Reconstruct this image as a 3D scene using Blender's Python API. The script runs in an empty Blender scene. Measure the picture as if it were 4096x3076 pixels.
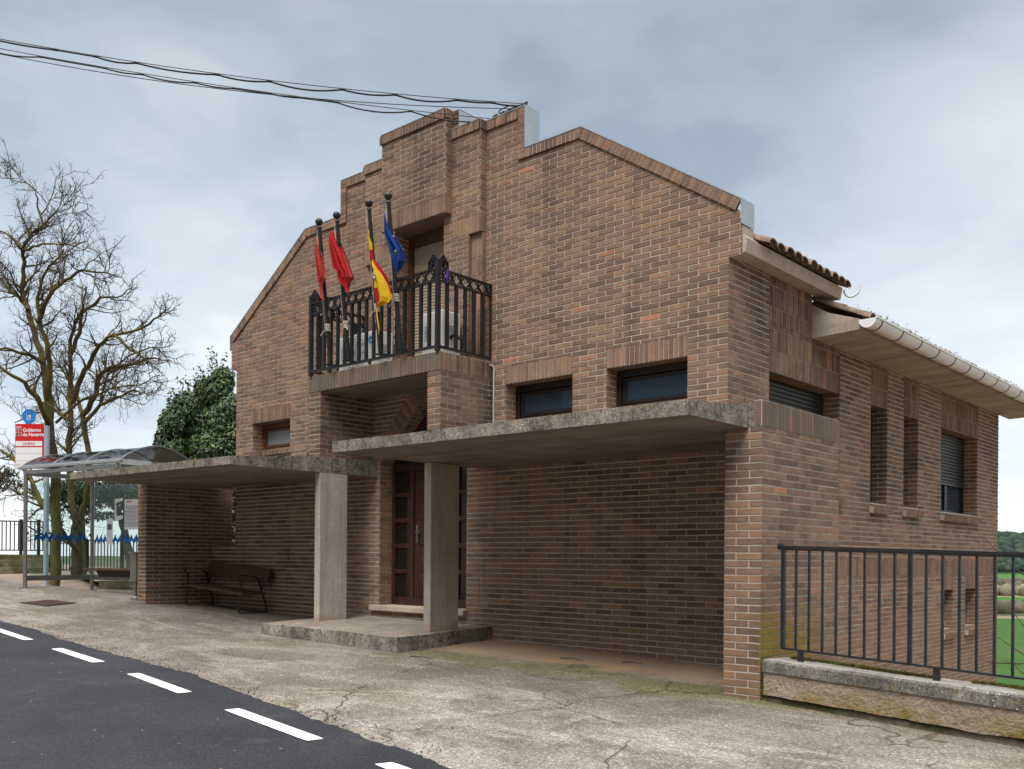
import bpy, math, random
from mathutils import Vector, Matrix, noise as mnoise
random.seed(7)
scn = bpy.context.scene
COL = scn.collection
R = math.radians
# ------------------------------------------------------------------ camera frame (eye height is z = 0)
CAM = Vector((5.067, -9.1, 0.0))
XD = (0.7459, -0.6660); YD = (0.6660, 0.7459)   # world X / Y axes seen as (right, forward) of the camera
FPX, CXP, CYP, ROLL = 3810.5, 2048.0, 2230.9, 0.00795

def ray(u, v):
    du, dv = u-CXP, v-CYP
    a, b = du+ROLL*dv, dv-ROLL*du
    r, h = a/FPX, -b/FPX
    return Vector((r*XD[0]+XD[1], r*YD[0]+YD[1], h))
def at(u, v, w):            # point seen at photo pixel (u, v), w metres in front of the camera
    d = ray(u, v); f = d.x*XD[1]+d.y*YD[1]
    return CAM + d*(w/f)
def on_y(u, v, y):
    d = ray(u, v); return CAM + d*((y-CAM.y)/d.y)
def gz(x, y):               # ground height
    z = -1.138-.0225*x+.045*y
    d = max(0., -7-x); d = 5.5*math.tanh(d/5.5)
    return z+d*(.0125+.028*min(1.3, max(0., -y)))

# ------------------------------------------------------------------ object helpers
def tag(o, label=None, cat=None, group=None, kind=None):
    if label: o['label'] = label
    if cat: o['category'] = cat
    if group: o['group'] = group
    if kind: o['kind'] = kind
    return o
def root(name, label, cat, loc=(0, 0, 0), group=None):
    o = bpy.data.objects.new(name, None); COL.objects.link(o)
    o.location = loc; o.empty_display_size = .2
    return tag(o, label, cat, group)
def world_loc(o):
    v = Vector((0, 0, 0))
    while o is not None:
        v += o.location; o = o.parent
    return v
def copy_tree(o, parent=None):
    c = o.copy(); COL.objects.link(c); c.parent = parent
    for ch in list(o.children): copy_tree(ch, c)
    return c

class MB:
    def __init__(s): s.v=[]; s.f=[]; s.m=[]; s.t=[]
    def face(s, pts, m=0, t=.5):
        i=len(s.v); s.v.extend([tuple(p) for p in pts]); s.f.append(tuple(range(i, i+len(pts)))); s.m.append(m); s.t.append(t)
    def box(s, x0, x1, y0, y1, z0, z1, m=0, t=.5):
        s.hexa([(x0,y0,z0),(x1,y0,z0),(x1,y1,z0),(x0,y1,z0)], [(x0,y0,z1),(x1,y0,z1),(x1,y1,z1),(x0,y1,z1)], m, t)
    def hexa(s, b, tp, m=0, t=.5):
        i=len(s.v); s.v.extend([tuple(p) for p in b]); s.v.extend([tuple(p) for p in tp]); n=len(b)
        s.f.append(tuple(range(i+n-1, i-1, -1))); s.f.append(tuple(range(i+n, i+2*n)))
        for k in range(n): s.f.append((i+k, i+(k+1)%n, i+n+(k+1)%n, i+n+k))
        s.m += [m]*(n+2); s.t += [t]*(n+2)
    def prism(s, pts, vec, m=0, t=.5):       # pts polygon extruded along vec
        vec=Vector(vec); s.hexa([Vector(p) for p in pts], [Vector(p)+vec for p in pts], m, t)
    def bar(s, a, b, w, h=None, up=(0,0,1), m=0, t=.5):     # rectangular bar from a to b
        a=Vector(a); b=Vector(b); h=h or w; d=(b-a).normalized(); up=Vector(up)
        if abs(d.dot(up))>.98: up=Vector((0,1,0))
        r=d.cross(up).normalized(); u=r.cross(d)
        q=[r*(-w/2)+u*(-h/2), r*(w/2)+u*(-h/2), r*(w/2)+u*(h/2), r*(-w/2)+u*(h/2)]
        s.hexa([a+k for k in q], [b+k for k in q], m, t)
    def tube(s, path, rad, n=8, m=0, t=.5, cap=True):
        path=[Vector(p) for p in path]; k=len(path)
        rad=list(rad) if isinstance(rad,(list,tuple)) else [rad]*k
        i0=len(s.v); prev=None
        for j,p in enumerate(path):
            d=(path[min(j+1,k-1)]-path[max(j-1,0)])
            d=d.normalized() if d.length>1e-9 else Vector((0,0,1))
            if prev is None:
                a=Vector((0,0,1)) if abs(d.z)<.9 else Vector((1,0,0)); r=d.cross(a).normalized()
            else:
                r=(prev-d*prev.dot(d))
                r=r.normalized() if r.length>1e-6 else d.orthogonal().normalized()
            prev=r; u=d.cross(r)
            for q in range(n):
                an=2*math.pi*q/n; c=p+(r*math.cos(an)+u*math.sin(an))*rad[j]; s.v.append(tuple(c))
        for j in range(k-1):
            for q in range(n):
                a=i0+j*n+q; b=i0+j*n+(q+1)%n
                s.f.append((a,b,b+n,a+n)); s.m.append(m); s.t.append(t)
        if cap and n>2:
            a=s.v[i0:i0+n]; b=s.v[i0+(k-1)*n:i0+k*n]; j=len(s.v); s.v.extend(a); s.v.extend(b); s.f.append(tuple(range(j+n-1,j-1,-1))); s.f.append(tuple(range(j+n,j+2*n))); s.m+=[m,m]; s.t+=[t,t]
    def lathe(s, c, prof, n=16, m=0, t=.5):  # prof: (radius, z)
        s.tube([(c[0],c[1],c[2]+z) for r,z in prof],[max(r,1e-4) for r,z in prof],n,m,t)
    def build(s, name, mats, parent=None, smooth=False, label=None, cat=None, group=None, kind=None, bevel=0, origin=None):
        me=bpy.data.meshes.new(name)
        L=world_loc(parent) if parent is not None else (Vector(origin) if origin is not None else Vector((0,0,0)))
        me.from_pydata([(a-L.x,b-L.y,c-L.z) for a,b,c in s.v],[],s.f)
        for mt in (mats if isinstance(mats,(list,tuple)) else [mats]): me.materials.append(mt)
        me.polygons.foreach_set('material_index', s.m)
        at_=me.attributes.new('tint','FLOAT','FACE'); at_.data.foreach_set('value', s.t)
        if smooth: me.polygons.foreach_set('use_smooth',[len(f)<=4 for f in s.f])
        me.update(); me.validate()
        o=bpy.data.objects.new(name, me); COL.objects.link(o)
        if parent is not None: o.parent=parent
        elif origin is not None: o.location=L
        if bevel:
            b=o.modifiers.new('bevel','BEVEL'); b.width=bevel; b.segments=2; b.limit_method='ANGLE'; b.angle_limit=R(40)
        return tag(o,label,cat,group,kind)

# ------------------------------------------------------------------ material helpers
class NT:
    def __init__(s, name):
        s.mat=bpy.data.materials.new(name); s.mat.use_nodes=True; s.nt=s.mat.node_tree
        s.b=s.nt.nodes['Principled BSDF']
    def n(s, typ, **kw):
        nd=s.nt.nodes.new(typ)
        for k,v in kw.items():
            if k.startswith('i_'): nd.inputs[int(k[2:]) if k[2:].isdigit() else k[2:].replace('_',' ')].default_value=v
            else: setattr(nd,k,v)
        return nd
    def l(s,a,b): s.nt.links.new(a,b)
    def pos(s, obj=False, scale=(1,1,1)):
        src = s.n('ShaderNodeTexCoord').outputs['Object'] if obj else s.n('ShaderNodeNewGeometry').outputs['Position']
        mp=s.n('ShaderNodeMapping'); mp.inputs['Scale'].default_value=scale; s.l(src,mp.inputs['Vector']); return mp.outputs['Vector']
    def noise(s, vec, scale, detail=4, rough=.55, dist=0):
        nd=s.n('ShaderNodeTexNoise'); nd.inputs['Scale'].default_value=scale; nd.inputs['Detail'].default_value=detail
        nd.inputs['Roughness'].default_value=rough; nd.inputs['Distortion'].default_value=dist; s.l(vec,nd.inputs['Vector']); return nd.outputs['Fac']
    def vor(s, vec, scale, feature='F1', out='Distance', rnd=1):
        nd=s.n('ShaderNodeTexVoronoi'); nd.feature=feature; nd.inputs['Scale'].default_value=scale; nd.inputs['Randomness'].default_value=rnd
        s.l(vec,nd.inputs['Vector']); return nd.outputs[out]
    def ramp(s, fac, stops, interp='LINEAR'):
        nd=s.n('ShaderNodeValToRGB'); cr=nd.color_ramp; cr.interpolation=interp
        while len(cr.elements)<len(stops): cr.elements.new(.5)
        for e,(p,c) in zip(cr.elements,stops):
            e.position=p; e.color=(c,c,c,1) if isinstance(c,(int,float)) else (*c,1)
        s.l(fac,nd.inputs['Fac']); return nd.outputs['Color']
    def mix(s, fac, a, b, blend='MIX'):
        nd=s.n('ShaderNodeMix'); nd.data_type='RGBA'; nd.blend_type=blend
        for sock,val in ((nd.inputs[0],fac),(nd.inputs[6],a),(nd.inputs[7],b)):
            if hasattr(val,'links') or isinstance(val,bpy.types.NodeSocket): s.l(val,sock)
            elif isinstance(val,(int,float)): sock.default_value = val if sock==nd.inputs[0] else (val,val,val,1)
            else: sock.default_value=(*val,1)
        return nd.outputs[2]
    def math(s, op, a, b=None, clamp=False):
        nd=s.n('ShaderNodeMath'); nd.operation=op; nd.use_clamp=clamp
        for i,val in enumerate((a,b)):
            if val is None: continue
            if isinstance(val,(int,float)): nd.inputs[i].default_value=val
            else: s.l(val,nd.inputs[i])
        return nd.outputs[0]
    def xyz(s, vec):
        nd=s.n('ShaderNodeSeparateXYZ'); s.l(vec,nd.inputs[0]); return nd.outputs
    def attr(s,name='tint'):
        nd=s.n('ShaderNodeAttribute'); nd.attribute_name=name; return nd.outputs['Fac']
    def bump(s, h, strength=.5, dist=.01):
        nd=s.n('ShaderNodeBump'); nd.inputs['Strength'].default_value=strength; nd.inputs['Distance'].default_value=dist
        s.l(h,nd.inputs['Height']); s.l(nd.outputs[0],s.b.inputs['Normal'])
    def step(s, val, lo, hi):
        nd=s.n('ShaderNodeMapRange'); nd.interpolation_type='SMOOTHSTEP'; nd.inputs[1].default_value=lo; nd.inputs[2].default_value=hi
        s.l(val,nd.inputs[0]); return nd.outputs[0]
    def done(s, col=None, rough=.8, metal=0, spec=.3):
        if col is not None:
            if isinstance(col,bpy.types.NodeSocket): s.l(col,s.b.inputs['Base Color'])
            else: s.b.inputs['Base Color'].default_value=(*col,1)
        if isinstance(rough,bpy.types.NodeSocket): s.l(rough,s.b.inputs['Roughness'])
        else: s.b.inputs['Roughness'].default_value=rough
        s.b.inputs['Metallic'].default_value=metal; s.b.inputs['Specular IOR Level'].default_value=spec
        return s.mat

def simple(name, col, rough=.6, metal=0, var=.25, scale=9, bump=0, spec=.35, obj=True, bscale=60, col2=None):
    m=NT(name); p=m.pos(obj); n=m.noise(p,scale,5,.6)
    c2=col2 or tuple(c*(1-var) for c in col)
    c=m.mix(m.ramp(n,[(.35,0),(.65,1)]),col,c2)
    if bump: m.bump(m.noise(p,bscale,4,.6),.6,bump)
    return m.done(c,rough,metal,spec)

# --- brickwork
BRICK=[(0,(.152,.099,.074)),(.12,(.182,.118,.087)),(.35,(.214,.138,.101)),(.62,(.240,.153,.110)),(.85,(.268,.170,.117)),(.955,(.286,.177,.110)),(.982,(.310,.170,.112)),(.994,(.345,.168,.108)),(1,(.43,.205,.115))]
def brick_mat(name, bright=1., stain=.46):
    m=NT(name); p=m.pos()
    base=m.ramp(m.attr(),[(q,tuple(v*bright for v in c)) for q,c in BRICK])
    streak=m.noise(m.pos(scale=(14,14,55)),1.,4,.65)
    c=m.mix(m.ramp(streak,[(.25,.72),(.55,1.),(.8,1.2)]),base,base,'MULTIPLY')
    c=m.mix(1.,base,m.ramp(streak,[(.25,.72),(.50,1.),(.8,1.18)]),'MULTIPLY')
    big=m.noise(p,.55,5,.6)
    mid_=m.noise(p,5.5,4,.65); c=m.mix(1.,c,m.ramp(mid_,[(.3,.80),(.5,1.),(.72,1.12)]),'MULTIPLY')
    c=m.mix(1.,c,m.ramp(big,[(.30,1-stain),(.46,1.),(.75,1.06)]),'MULTIPLY')
    # rain grime that runs down in soft vertical trails
    tr=m.noise(m.pos(scale=(2.2,2.2,.28)),1.,4,.6)
    c=m.mix(m.ramp(tr,[(.55,0),(.72,.55)]),c,(.05,.042,.036))
    # yellow lichen at the street corner pier and its flank
    x=m.xyz(p)
    ly=m.math('MULTIPLY',m.step(x[0],1.135,1.15),m.step(m.math('ADD',x[2],m.math('MULTIPLY',m.noise(p,3.2,4,.6),1.1)),.35,-.25))
    ly=m.math('MULTIPLY',ly,m.step(x[1],.1,-.9))
    c=m.mix(m.math('MULTIPLY',ly,.8),c,(.24,.165,.02))
    # grime on the balcony band and the pier capping, black run-off beside the porch
    gb=m.math('MULTIPLY',m.math('MULTIPLY',m.step(x[2],2.30,2.32),m.step(x[2],2.555,2.545)),m.step(x[1],-.93,-.945))
    gc=m.math('MULTIPLY',m.math('MULTIPLY',m.step(x[2],1.15,1.17),m.step(x[2],1.43,1.41)),m.step(x[0],1.0,1.06))
    gm_=m.math('MULTIPLY',m.math('ADD',gb,gc,True),m.ramp(m.noise(m.pos(scale=(9,9,2.5)),1.,4,.6),[(.3,.35),(.65,.95)]))
    c=m.mix(gm_,c,(.135,.112,.086))
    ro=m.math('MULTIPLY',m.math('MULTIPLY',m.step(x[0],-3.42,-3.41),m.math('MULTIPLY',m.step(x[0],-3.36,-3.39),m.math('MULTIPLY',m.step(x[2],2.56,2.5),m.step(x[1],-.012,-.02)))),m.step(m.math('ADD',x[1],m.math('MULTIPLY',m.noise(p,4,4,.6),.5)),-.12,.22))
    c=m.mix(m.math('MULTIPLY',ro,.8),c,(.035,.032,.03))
    sb_=m.step(m.math('ADD',x[2],m.math('MULTIPLY',m.noise(p,2.6,4,.65),.5)),-.50,-.78)
    c=m.mix(m.math('MULTIPLY',m.math('MULTIPLY',sb_,m.step(x[1],-2.,-1.5)),.45),c,(.27,.165,.095))
    # small pale lime specks
    sp=m.ramp(m.noise(p,46,2,.5),[(.71,0),(.74,1)])
    sp2=m.math('MULTIPLY',sp,m.ramp(m.noise(p,1.3,3,.6),[(.55,0),(.68,.8)]))
    c=m.mix(sp2,c,(.5,.47,.42))
    m.bump(m.noise(m.pos(scale=(60,60,190)),1,5,.65),.55,.006)
    return m.done(c,.88,0,.2)
def mortar_mat():
    m=NT('mortar'); p=m.pos()
    c=m.mix(m.ramp(m.noise(p,2.2,5,.6),[(.35,0),(.7,1)]),(.55,.47,.39),(.43,.36,.295))
    x=m.xyz(p)
    ly=m.math('MULTIPLY',m.step(x[0],1.135,1.14),m.step(m.math('ADD',x[2],m.math('MULTIPLY',m.noise(p,3.2,4,.6),1.1)),.35,-.25))
    c=m.mix(m.math('MULTIPLY',ly,.55),c,(.2,.15,.04))
    m.bump(m.noise(p,170,3,.6),.5,.004)
    return m.done(c,.95,0,.1)
M_BRICK=brick_mat('brick'); M_MORT=mortar_mat()
# --- concrete
def concrete(name, a, b, lichen=0., dark=0., board=0.):
    m=NT(name); p=m.pos()
    c=m.mix(m.ramp(m.noise(p,1.7,6,.62),[(.34,0),(.66,1)]),a,b)
    fine=m.noise(p,38,5,.7)
    c=m.mix(1.,c,m.ramp(fine,[(.3,.78),(.55,1.),(.75,1.15)]),'MULTIPLY')
    if dark:
        dk=m.mix(.5,m.ramp(m.noise(m.pos(scale=(5,5,2.2)),1.,6,.7),[(.42,0),(.60,dark)]),m.ramp(m.noise(p,21,5,.7),[(.46,0),(.58,dark)]))
        c=m.mix(dk,c,(.065,.058,.05))
    if lichen:
        wv=m.vor(p,34); wm=m.math('MULTIPLY',m.ramp(wv,[(.16,1),(.26,0)]),m.ramp(m.noise(p,4.,4,.6),[(.5,0),(.6,1)]))
        c=m.mix(m.math('MULTIPLY',wm,lichen),c,(.52,.52,.48))
        yl=m.ramp(m.noise(p,7.5,5,.65),[(.60,0),(.70,.55*lichen)])
        c=m.mix(yl,c,(.26,.19,.06))
    if board:
        bd=m.ramp(m.noise(m.pos(scale=(.35,4.5,4.5)),1.,4,.6),[(.35,.72),(.65,1.08)])
        c=m.mix(1.,c,bd,'MULTIPLY')
    if lichen>.8:
        spk=m.noise(p,62,3,.7); c=m.mix(1.,c,m.ramp(spk,[(.36,.62),(.5,.97),(.63,1.38)]),'MULTIPLY')
    if name=='column_concrete':
        sz=m.step(m.math('ADD',m.xyz(p)[2],m.math('MULTIPLY',m.noise(p,6,4,.65),.34)),-.58,-.80); c=m.mix(m.math('MULTIPLY',sz,.75),c,(.36,.21,.105))
        dr=m.ramp(m.noise(m.pos(scale=(11,11,.7)),1.,4,.65),[(.48,0),(.70,.45)]); c=m.mix(dr,c,(.20,.18,.15))
    m.bump(fine,.6,.004+.006*bool(lichen))
    return m.done(c,.93,0,.15)
M_CEDGE=concrete('lichen_concrete',(.37,.335,.275),(.17,.152,.122),.95,.95)
M_CEDGE2=concrete('coping_concrete',(.42,.40,.36),(.28,.265,.235),.7,.5); M_CEDGE3=concrete('coping_edge_concrete',(.27,.255,.225),(.13,.125,.11),1.,.95)
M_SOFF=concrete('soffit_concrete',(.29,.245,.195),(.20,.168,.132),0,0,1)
M_COLM=concrete('column_concrete',(.50,.455,.395),(.40,.365,.315),0,.12)
M_STEP=concrete('step_concrete',(.40,.345,.28),(.25,.22,.175),.5,.5)
M_FASC=concrete('fascia_concrete',(.54,.45,.37),(.42,.335,.265),0,.2)
M_EAVE=concrete('eave_concrete',(.50,.435,.355),(.40,.345,.275),0,.1,1)  # paler tone stands in for ground light bounced up under the eaves
# --- others
M_ZINC=simple('zinc_sheet',(.46,.49,.52),.42,.55,.12,4)
M_BLACK=simple('black_paint',(.018,.018,.021),.42,0,.4,14,.0006,.45)
M_RAILP=simple('dark_grey_paint',(.020,.022,.026),.4,0,.55,6,.0008,.5)
M_FRAME=simple('dark_window_frame',(.018,.014,.013),.4,0,.3,8)
M_WOODF=simple('brown_window_frame',(.10,.045,.022),.5,0,.4,14)
M_DOOR=simple('mahogany_door',(.050,.019,.014),.38,0,.4,7,.0004,.45)
M_SHUTD=simple('dark_shutter',(.02,.02,.023),.35,0,.3,10)
M_SHUTC=simple('cream_shutter',(.40,.325,.245),.5,0,.15,5)
M_WHITE=simple('white_enamel',(.62,.63,.62),.4,0,.08,5)
M_GREYP=simple('grey_plastic',(.20,.21,.22),.5,0,.2,9)
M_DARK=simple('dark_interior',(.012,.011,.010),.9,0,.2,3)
M_GUT=simple('white_gutter',(.80,.81,.83),.35,0,.12,3)
M_RUST=simple('brown_bracket',(.16,.065,.03),.6,0,.3,10)
M_PVC=simple('cream_pipe',(.46,.41,.31),.5,0,.15,6)
M_ALU=simple('pale_aluminium',(.60,.61,.63),.3,.75,.1,6)
M_STEEL=simple('brushed_steel',(.34,.335,.33),.32,.9,.2,7)
M_IRON=simple('bench_iron',(.022,.023,.027),.5,.2,.3,12)
M_BWOOD=simple('weathered_wood',(.125,.072,.050),.75,0,.55,9,.002,.25,True,40,(.065,.040,.030))
M_RUSTP=simple('rusty_plate',(.085,.042,.034),.8,.2,.4,12,.002)
M_CABLE=simple('cable_rubber',(.012,.012,.014),.5,0,.2,9)
M_ROPE=simple('white_rope',(.55,.52,.47),.8,0,.2,30)
M_TILE=simple('roof_tile',(.30,.205,.15),.9,0,.5,9,.004,.2,False,40,(.12,.10,.08))
def glass(name, tint, rough=.04):
    m=NT(name); return m.done(tint,rough,0,.6)
M_PANED=glass('door_glass',(.010,.008,.008),.12)
M_PANE=glass('dark_window_glass',(.018,.035,.055),.06)  # blue in the base colour stands in for reflected sky
def frosted():
    m=NT('frosted_glass'); p=m.pos(); n=m.noise(p,60,3,.6); m.bump(n,.25,.002)
    return m.done((.16,.18,.20),.28,0,.6)
M_FROST=frosted()
def clear(name, tint, gloss=.07):
    m=NT(name); nt=m.nt; out=nt.nodes['Material Output']
    tr=m.n('ShaderNodeBsdfTransparent'); tr.inputs[0].default_value=(*tint,1)
    gl=m.n('ShaderNodeBsdfGlossy'); gl.inputs['Roughness'].default_value=.05
    lw=m.n('ShaderNodeLayerWeight'); lw.inputs[0].default_value=.25
    f=m.math('ADD',m.math('MULTIPLY',lw.outputs['Fresnel'],.2),gloss,True)
    mx=m.n('ShaderNodeMixShader'); m.l(f,mx.inputs[0]); m.l(tr.outputs[0],mx.inputs[1]); m.l(gl.outputs[0],mx.inputs[2])
    m.l(mx.outputs[0],out.inputs['Surface']); return m.mat
M_CLEAR=clear('shelter_glass',(.84,.92,.92),.02)
M_SMOKE=clear('smoked_roof_panel',(.34,.36,.37),.26)
# --- ground
def pavement():
    m=NT('old_concrete_paving'); p=m.pos(); x=m.xyz(p)
    c=m.mix(m.ramp(m.noise(p,.75,6,.65,.4),[(.36,0),(.66,1)]),(.165,.142,.115),(.275,.245,.208))
    c=m.mix(m.ramp(m.noise(p,2.6,5,.65),[(.5,0),(.66,.7)]),c,(.135,.117,.09))
    c=m.mix(m.ramp(m.noise(m.pos(scale=(.5,1.6,1)),1.3,6,.7,.8),[(.50,0),(.62,.65)]),c,(.36,.325,.28))
    # bleached patches towards the street corner
    c=m.mix(m.math('MULTIPLY',m.ramp(m.noise(p,1.1,5,.65,.6),[(.47,0),(.62,.75)]),m.math('MULTIPLY',m.step(x[0],-3.2,-.6),m.step(m.math('ADD',x[1],m.math('MULTIPLY',x[0],.10)),-2.35,-3.1))),c,(.44,.41,.37))
    # thin moss, greenish film
    g=m.math('MULTIPLY',m.ramp(m.noise(p,.9,5,.6,.5),[(.48,0),(.66,.75)]),m.step(m.noise(p,.35,2,.5),.4,.6))
    c=m.mix(g,c,(.165,.15,.07))
    # ochre soil washed along the foot of the house
    yy=m.math('ADD',x[1],m.math('MULTIPLY',m.math('SUBTRACT',m.noise(p,1.3,4,.6),.5),1.5))
    o=m.math('MULTIPLY',m.step(yy,-1.25,-.75),m.step(x[0],-4.2,-2.9))
    smooth=m.mix(m.ramp(m.noise(p,2.2,4,.6),[(.4,0),(.62,1)]),(.37,.265,.195),(.46,.295,.155))
    c=m.mix(m.math('MULTIPLY',o,.92),c,smooth)
    o2=m.math('MULTIPLY',m.step(yy,-.9,-.2),m.step(x[0],-5.8,-7.))
    c=m.mix(m.math('MULTIPLY',o2,.7),c,(.28,.22,.17))
    gm=m.math('MULTIPLY',m.step(m.math('ABSOLUTE',m.math('ADD',yy,1.35)),.42,.1),m.step(x[0],-4.,-3.))
    c=m.mix(m.math('MULTIPLY',gm,.55),c,(.155,.14,.045))
    # exposed aggregate
    v=m.vor(p,75,'F1','Color'); vv=m.n('ShaderNodeSeparateColor'); m.l(v,vv.inputs[0])
    agg=m.ramp(vv.outputs[0],[(0,.55),(.5,.95),(.82,1.1),(.93,1.5),(1,1.75)])
    ag2=m.ramp(m.noise(p,150,3,.7),[(.3,.72),(.55,1.),(.75,1.25)])
    am=m.math('SUBTRACT',1.,m.math('MULTIPLY',m.math('ADD',o,o2,True),.85))
    c=m.mix(am,c,m.mix(1.,c,m.mix(1.,agg,ag2,'MULTIPLY'),'MULTIPLY'))
    # cracks
    wp=m.n('ShaderNodeVectorMath'); wp.operation='ADD'
    nz=m.n('ShaderNodeTexNoise'); nz.inputs['Scale'].default_value=2.3; nz.inputs['Detail'].default_value=5; m.l(p,nz.inputs['Vector'])
    sc=m.n('ShaderNodeVectorMath'); sc.operation='SCALE'; sc.inputs['Scale'].default_value=.55; m.l(nz.outputs['Color'],sc.inputs[0])
    m.l(p,wp.inputs[0]); m.l(sc.outputs[0],wp.inputs[1])
    cr=m.vor(wp.outputs[0],.62,'DISTANCE_TO_EDGE')
    crm=m.math('MULTIPLY',m.ramp(cr,[(.003,1),(.012,0)]),m.ramp(m.noise(p,.9,2,.5),[(.44,0),(.54,1)]))
    crm=m.math('MULTIPLY',m.math('MULTIPLY',crm,am),m.step(x[0],-4.5,-2.))
    c=m.mix(m.math('MULTIPLY',crm,.85),c,(.075,.060,.028))
    h=m.math('SUBTRACT',m.math('MULTIPLY',vv.outputs[0],am),m.math('MULTIPLY',crm,2.))
    m.bump(h,.55,.006)
    return m.done(c,.92,0,.15)
M_PAVE=pavement()
def asphalt():
    m=NT('fresh_asphalt'); p=m.pos()
    c=m.mix(m.ramp(m.noise(p,.8,5,.6),[(.35,0),(.68,1)]),(.020,.021,.025),(.034,.036,.042))
    v=m.vor(p,95,'F1','Color'); s_=m.n('ShaderNodeSeparateColor'); m.l(v,s_.inputs[0])
    c=m.mix(1.,c,m.ramp(s_.outputs[1],[(0,.5),(.6,1.),(1,1.6)]),'MULTIPLY')
    dust=m.ramp(m.noise(p,1.7,6,.7),[(.58,0),(.72,.35)])
    c=m.mix(dust,c,(.12,.115,.11))
    m.bump(m.math('ADD',s_.outputs[1],m.noise(p,60,3,.6)),.7,.008)
    return m.done(c,.78,0,.35)
M_ASPH=asphalt()
def paint():
    m=NT('road_paint'); p=m.pos()
    c=m.mix(m.ramp(m.noise(p,45,5,.7),[(.56,0),(.70,.75)]),(.72,.73,.74),(.16,.16,.17))
    m.bump(m.noise(p,90,3,.6),.5,.004); return m.done(c,.7)
M_PAINT=paint()
def render_wall():
    m=NT('rough_render'); p=m.pos(); x=m.xyz(p)
    c=m.mix(m.ramp(m.noise(p,1.6,5,.6),[(.35,0),(.7,1)]),(.44,.36,.275),(.35,.285,.21))
    h=m.noise(p,48,5,.7); c=m.mix(1.,c,m.ramp(h,[(.3,.7),(.6,1.1)]),'MULTIPLY')
    yl=m.math('MULTIPLY',m.ramp(m.noise(p,3.,5,.65),[(.42,0),(.62,1)]),m.step(m.math('ADD',x[2],m.math('MULTIPLY',x[0],.022)),-.96,-1.12))
    c=m.mix(m.math('MULTIPLY',yl,.9),c,(.26,.175,.025))
    m.bump(h,1.,.03); return m.done(c,.95,0,.1)
M_REND=render_wall()
def stone_moss():
    m=NT('mossy_stone'); p=m.pos()
    c=m.mix(m.ramp(m.noise(p,2.4,6,.65),[(.38,0),(.6,1)]),(.20,.17,.125),(.075,.078,.03))
    h=m.noise(p,24,5,.7); c=m.mix(1.,c,m.ramp(h,[(.3,.6),(.6,1.1)]),'MULTIPLY'); m.bump(h,.8,.02); return m.done(c,.95,0,.1)
M_MOSS=stone_moss()
def bark():
    m=NT('lichened_bark'); p=m.pos()
    c=m.mix(m.ramp(m.noise(p,1.1,5,.6),[(.42,0),(.62,1)]),(.075,.06,.045),(.118,.098,.028))
    h=m.noise(m.pos(scale=(22,22,5)),1.,4,.65); c=m.mix(1.,c,m.ramp(h,[(.3,.6),(.6,1.15)]),'MULTIPLY'); m.bump(h,.8,.02)
    return m.done(c,.92,0,.15)
M_BARK=bark()
M_LIMB=simple('lichened_limb',(.16,.125,.030),.92,0,.4,2.6,.004,.1,False,30,(.058,.047,.037))
M_TWIG=simple('twig_bark',(.095,.074,.058),.9,0,.4,3,0,.1,False)
def leaf(name, stops, gloss=.45):
    m=NT(name); c=m.ramp(m.attr(),stops); return m.done(c,gloss,0,.45)
M_LEAF=leaf('glossy_leaf',[(0,(.012,.028,.010)),(.5,(.036,.075,.022)),(.8,(.065,.125,.032)),(.92,(.15,.20,.055)),(1,(.25,.28,.10))],.4)
M_IVY=leaf('ivy_leaf',[(0,(.012,.022,.012)),(.6,(.03,.055,.022)),(1,(.07,.10,.04))],.5)
M_DRY=leaf('dry_leaf',[(0,(.30,.16,.07)),(.6,(.42,.25,.12)),(1,(.5,.36,.22))],.8)
M_WEED=leaf('dry_weed',[(0,(.05,.06,.02)),(.5,(.10,.085,.04)),(1,(.17,.125,.07))],.9)
M_MOSSG=leaf('moss_tuft',[(0,(.035,.04,.008)),(.5,(.085,.085,.012)),(1,(.15,.13,.02))],.95)
M_CRUMB=simple('asphalt_crumb',(.03,.031,.035),.85,0,.4,40)
def cloth(name,col):
    m=NT(name); p=m.pos(); c=m.mix(m.ramp(m.noise(p,14,4,.6),[(.3,0),(.7,1)]),col,tuple(v*.82 for v in col))
    m.bump(m.noise(m.pos(scale=(300,300,300)),1,2,.5),.2,.002)
    m.done(c,.75,0,.2); tl=m.n('ShaderNodeBsdfTranslucent'); m.l(c,tl.inputs[0]); mx=m.n('ShaderNodeMixShader'); mx.inputs[0].default_value=.38
    m.l(m.b.outputs[0],mx.inputs[1]); m.l(tl.outputs[0],mx.inputs[2]); m.l(mx.outputs[0],m.nt.nodes['Material Output'].inputs['Surface']); return m.mat
M_RED=cloth('red_cloth',(.56,.022,.024)); M_FRED=cloth('faded_red_cloth',(.60,.075,.065)); M_CRIM=cloth('crimson_cloth',(.50,.012,.03))
M_YEL=cloth('yellow_cloth',(.80,.53,.02)); M_BLUE=cloth('blue_cloth',(.012,.06,.27)); M_PURP=cloth('purple_rag',(.12,.06,.35))
def flat(name,col,rough=.45): return NT(name).done(col,rough,0,.4)
M_SRED=flat('sign_red',(.56,.008,.012)); M_SWHT=flat('sign_white',(.74,.73,.74)); M_SBLU=flat('sign_blue',(.008,.22,.62)); M_SGRY=flat('sign_grey_line',(.42,.42,.44)); M_SPNK=flat('faded_print',(.62,.52,.56)); M_GALV=simple('galvanised_pole',(.42,.47,.53),.5,.35,.12,3)
M_DBLU=flat('zigzag_blue',(.008,.14,.46)); M_PAPER=flat('paper_sheet',(.70,.69,.70),.8); M_INK=flat('ink',(.12,.12,.15),.8); M_TAPE=clear('clear_tape',(.75,.77,.74),.05)
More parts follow.
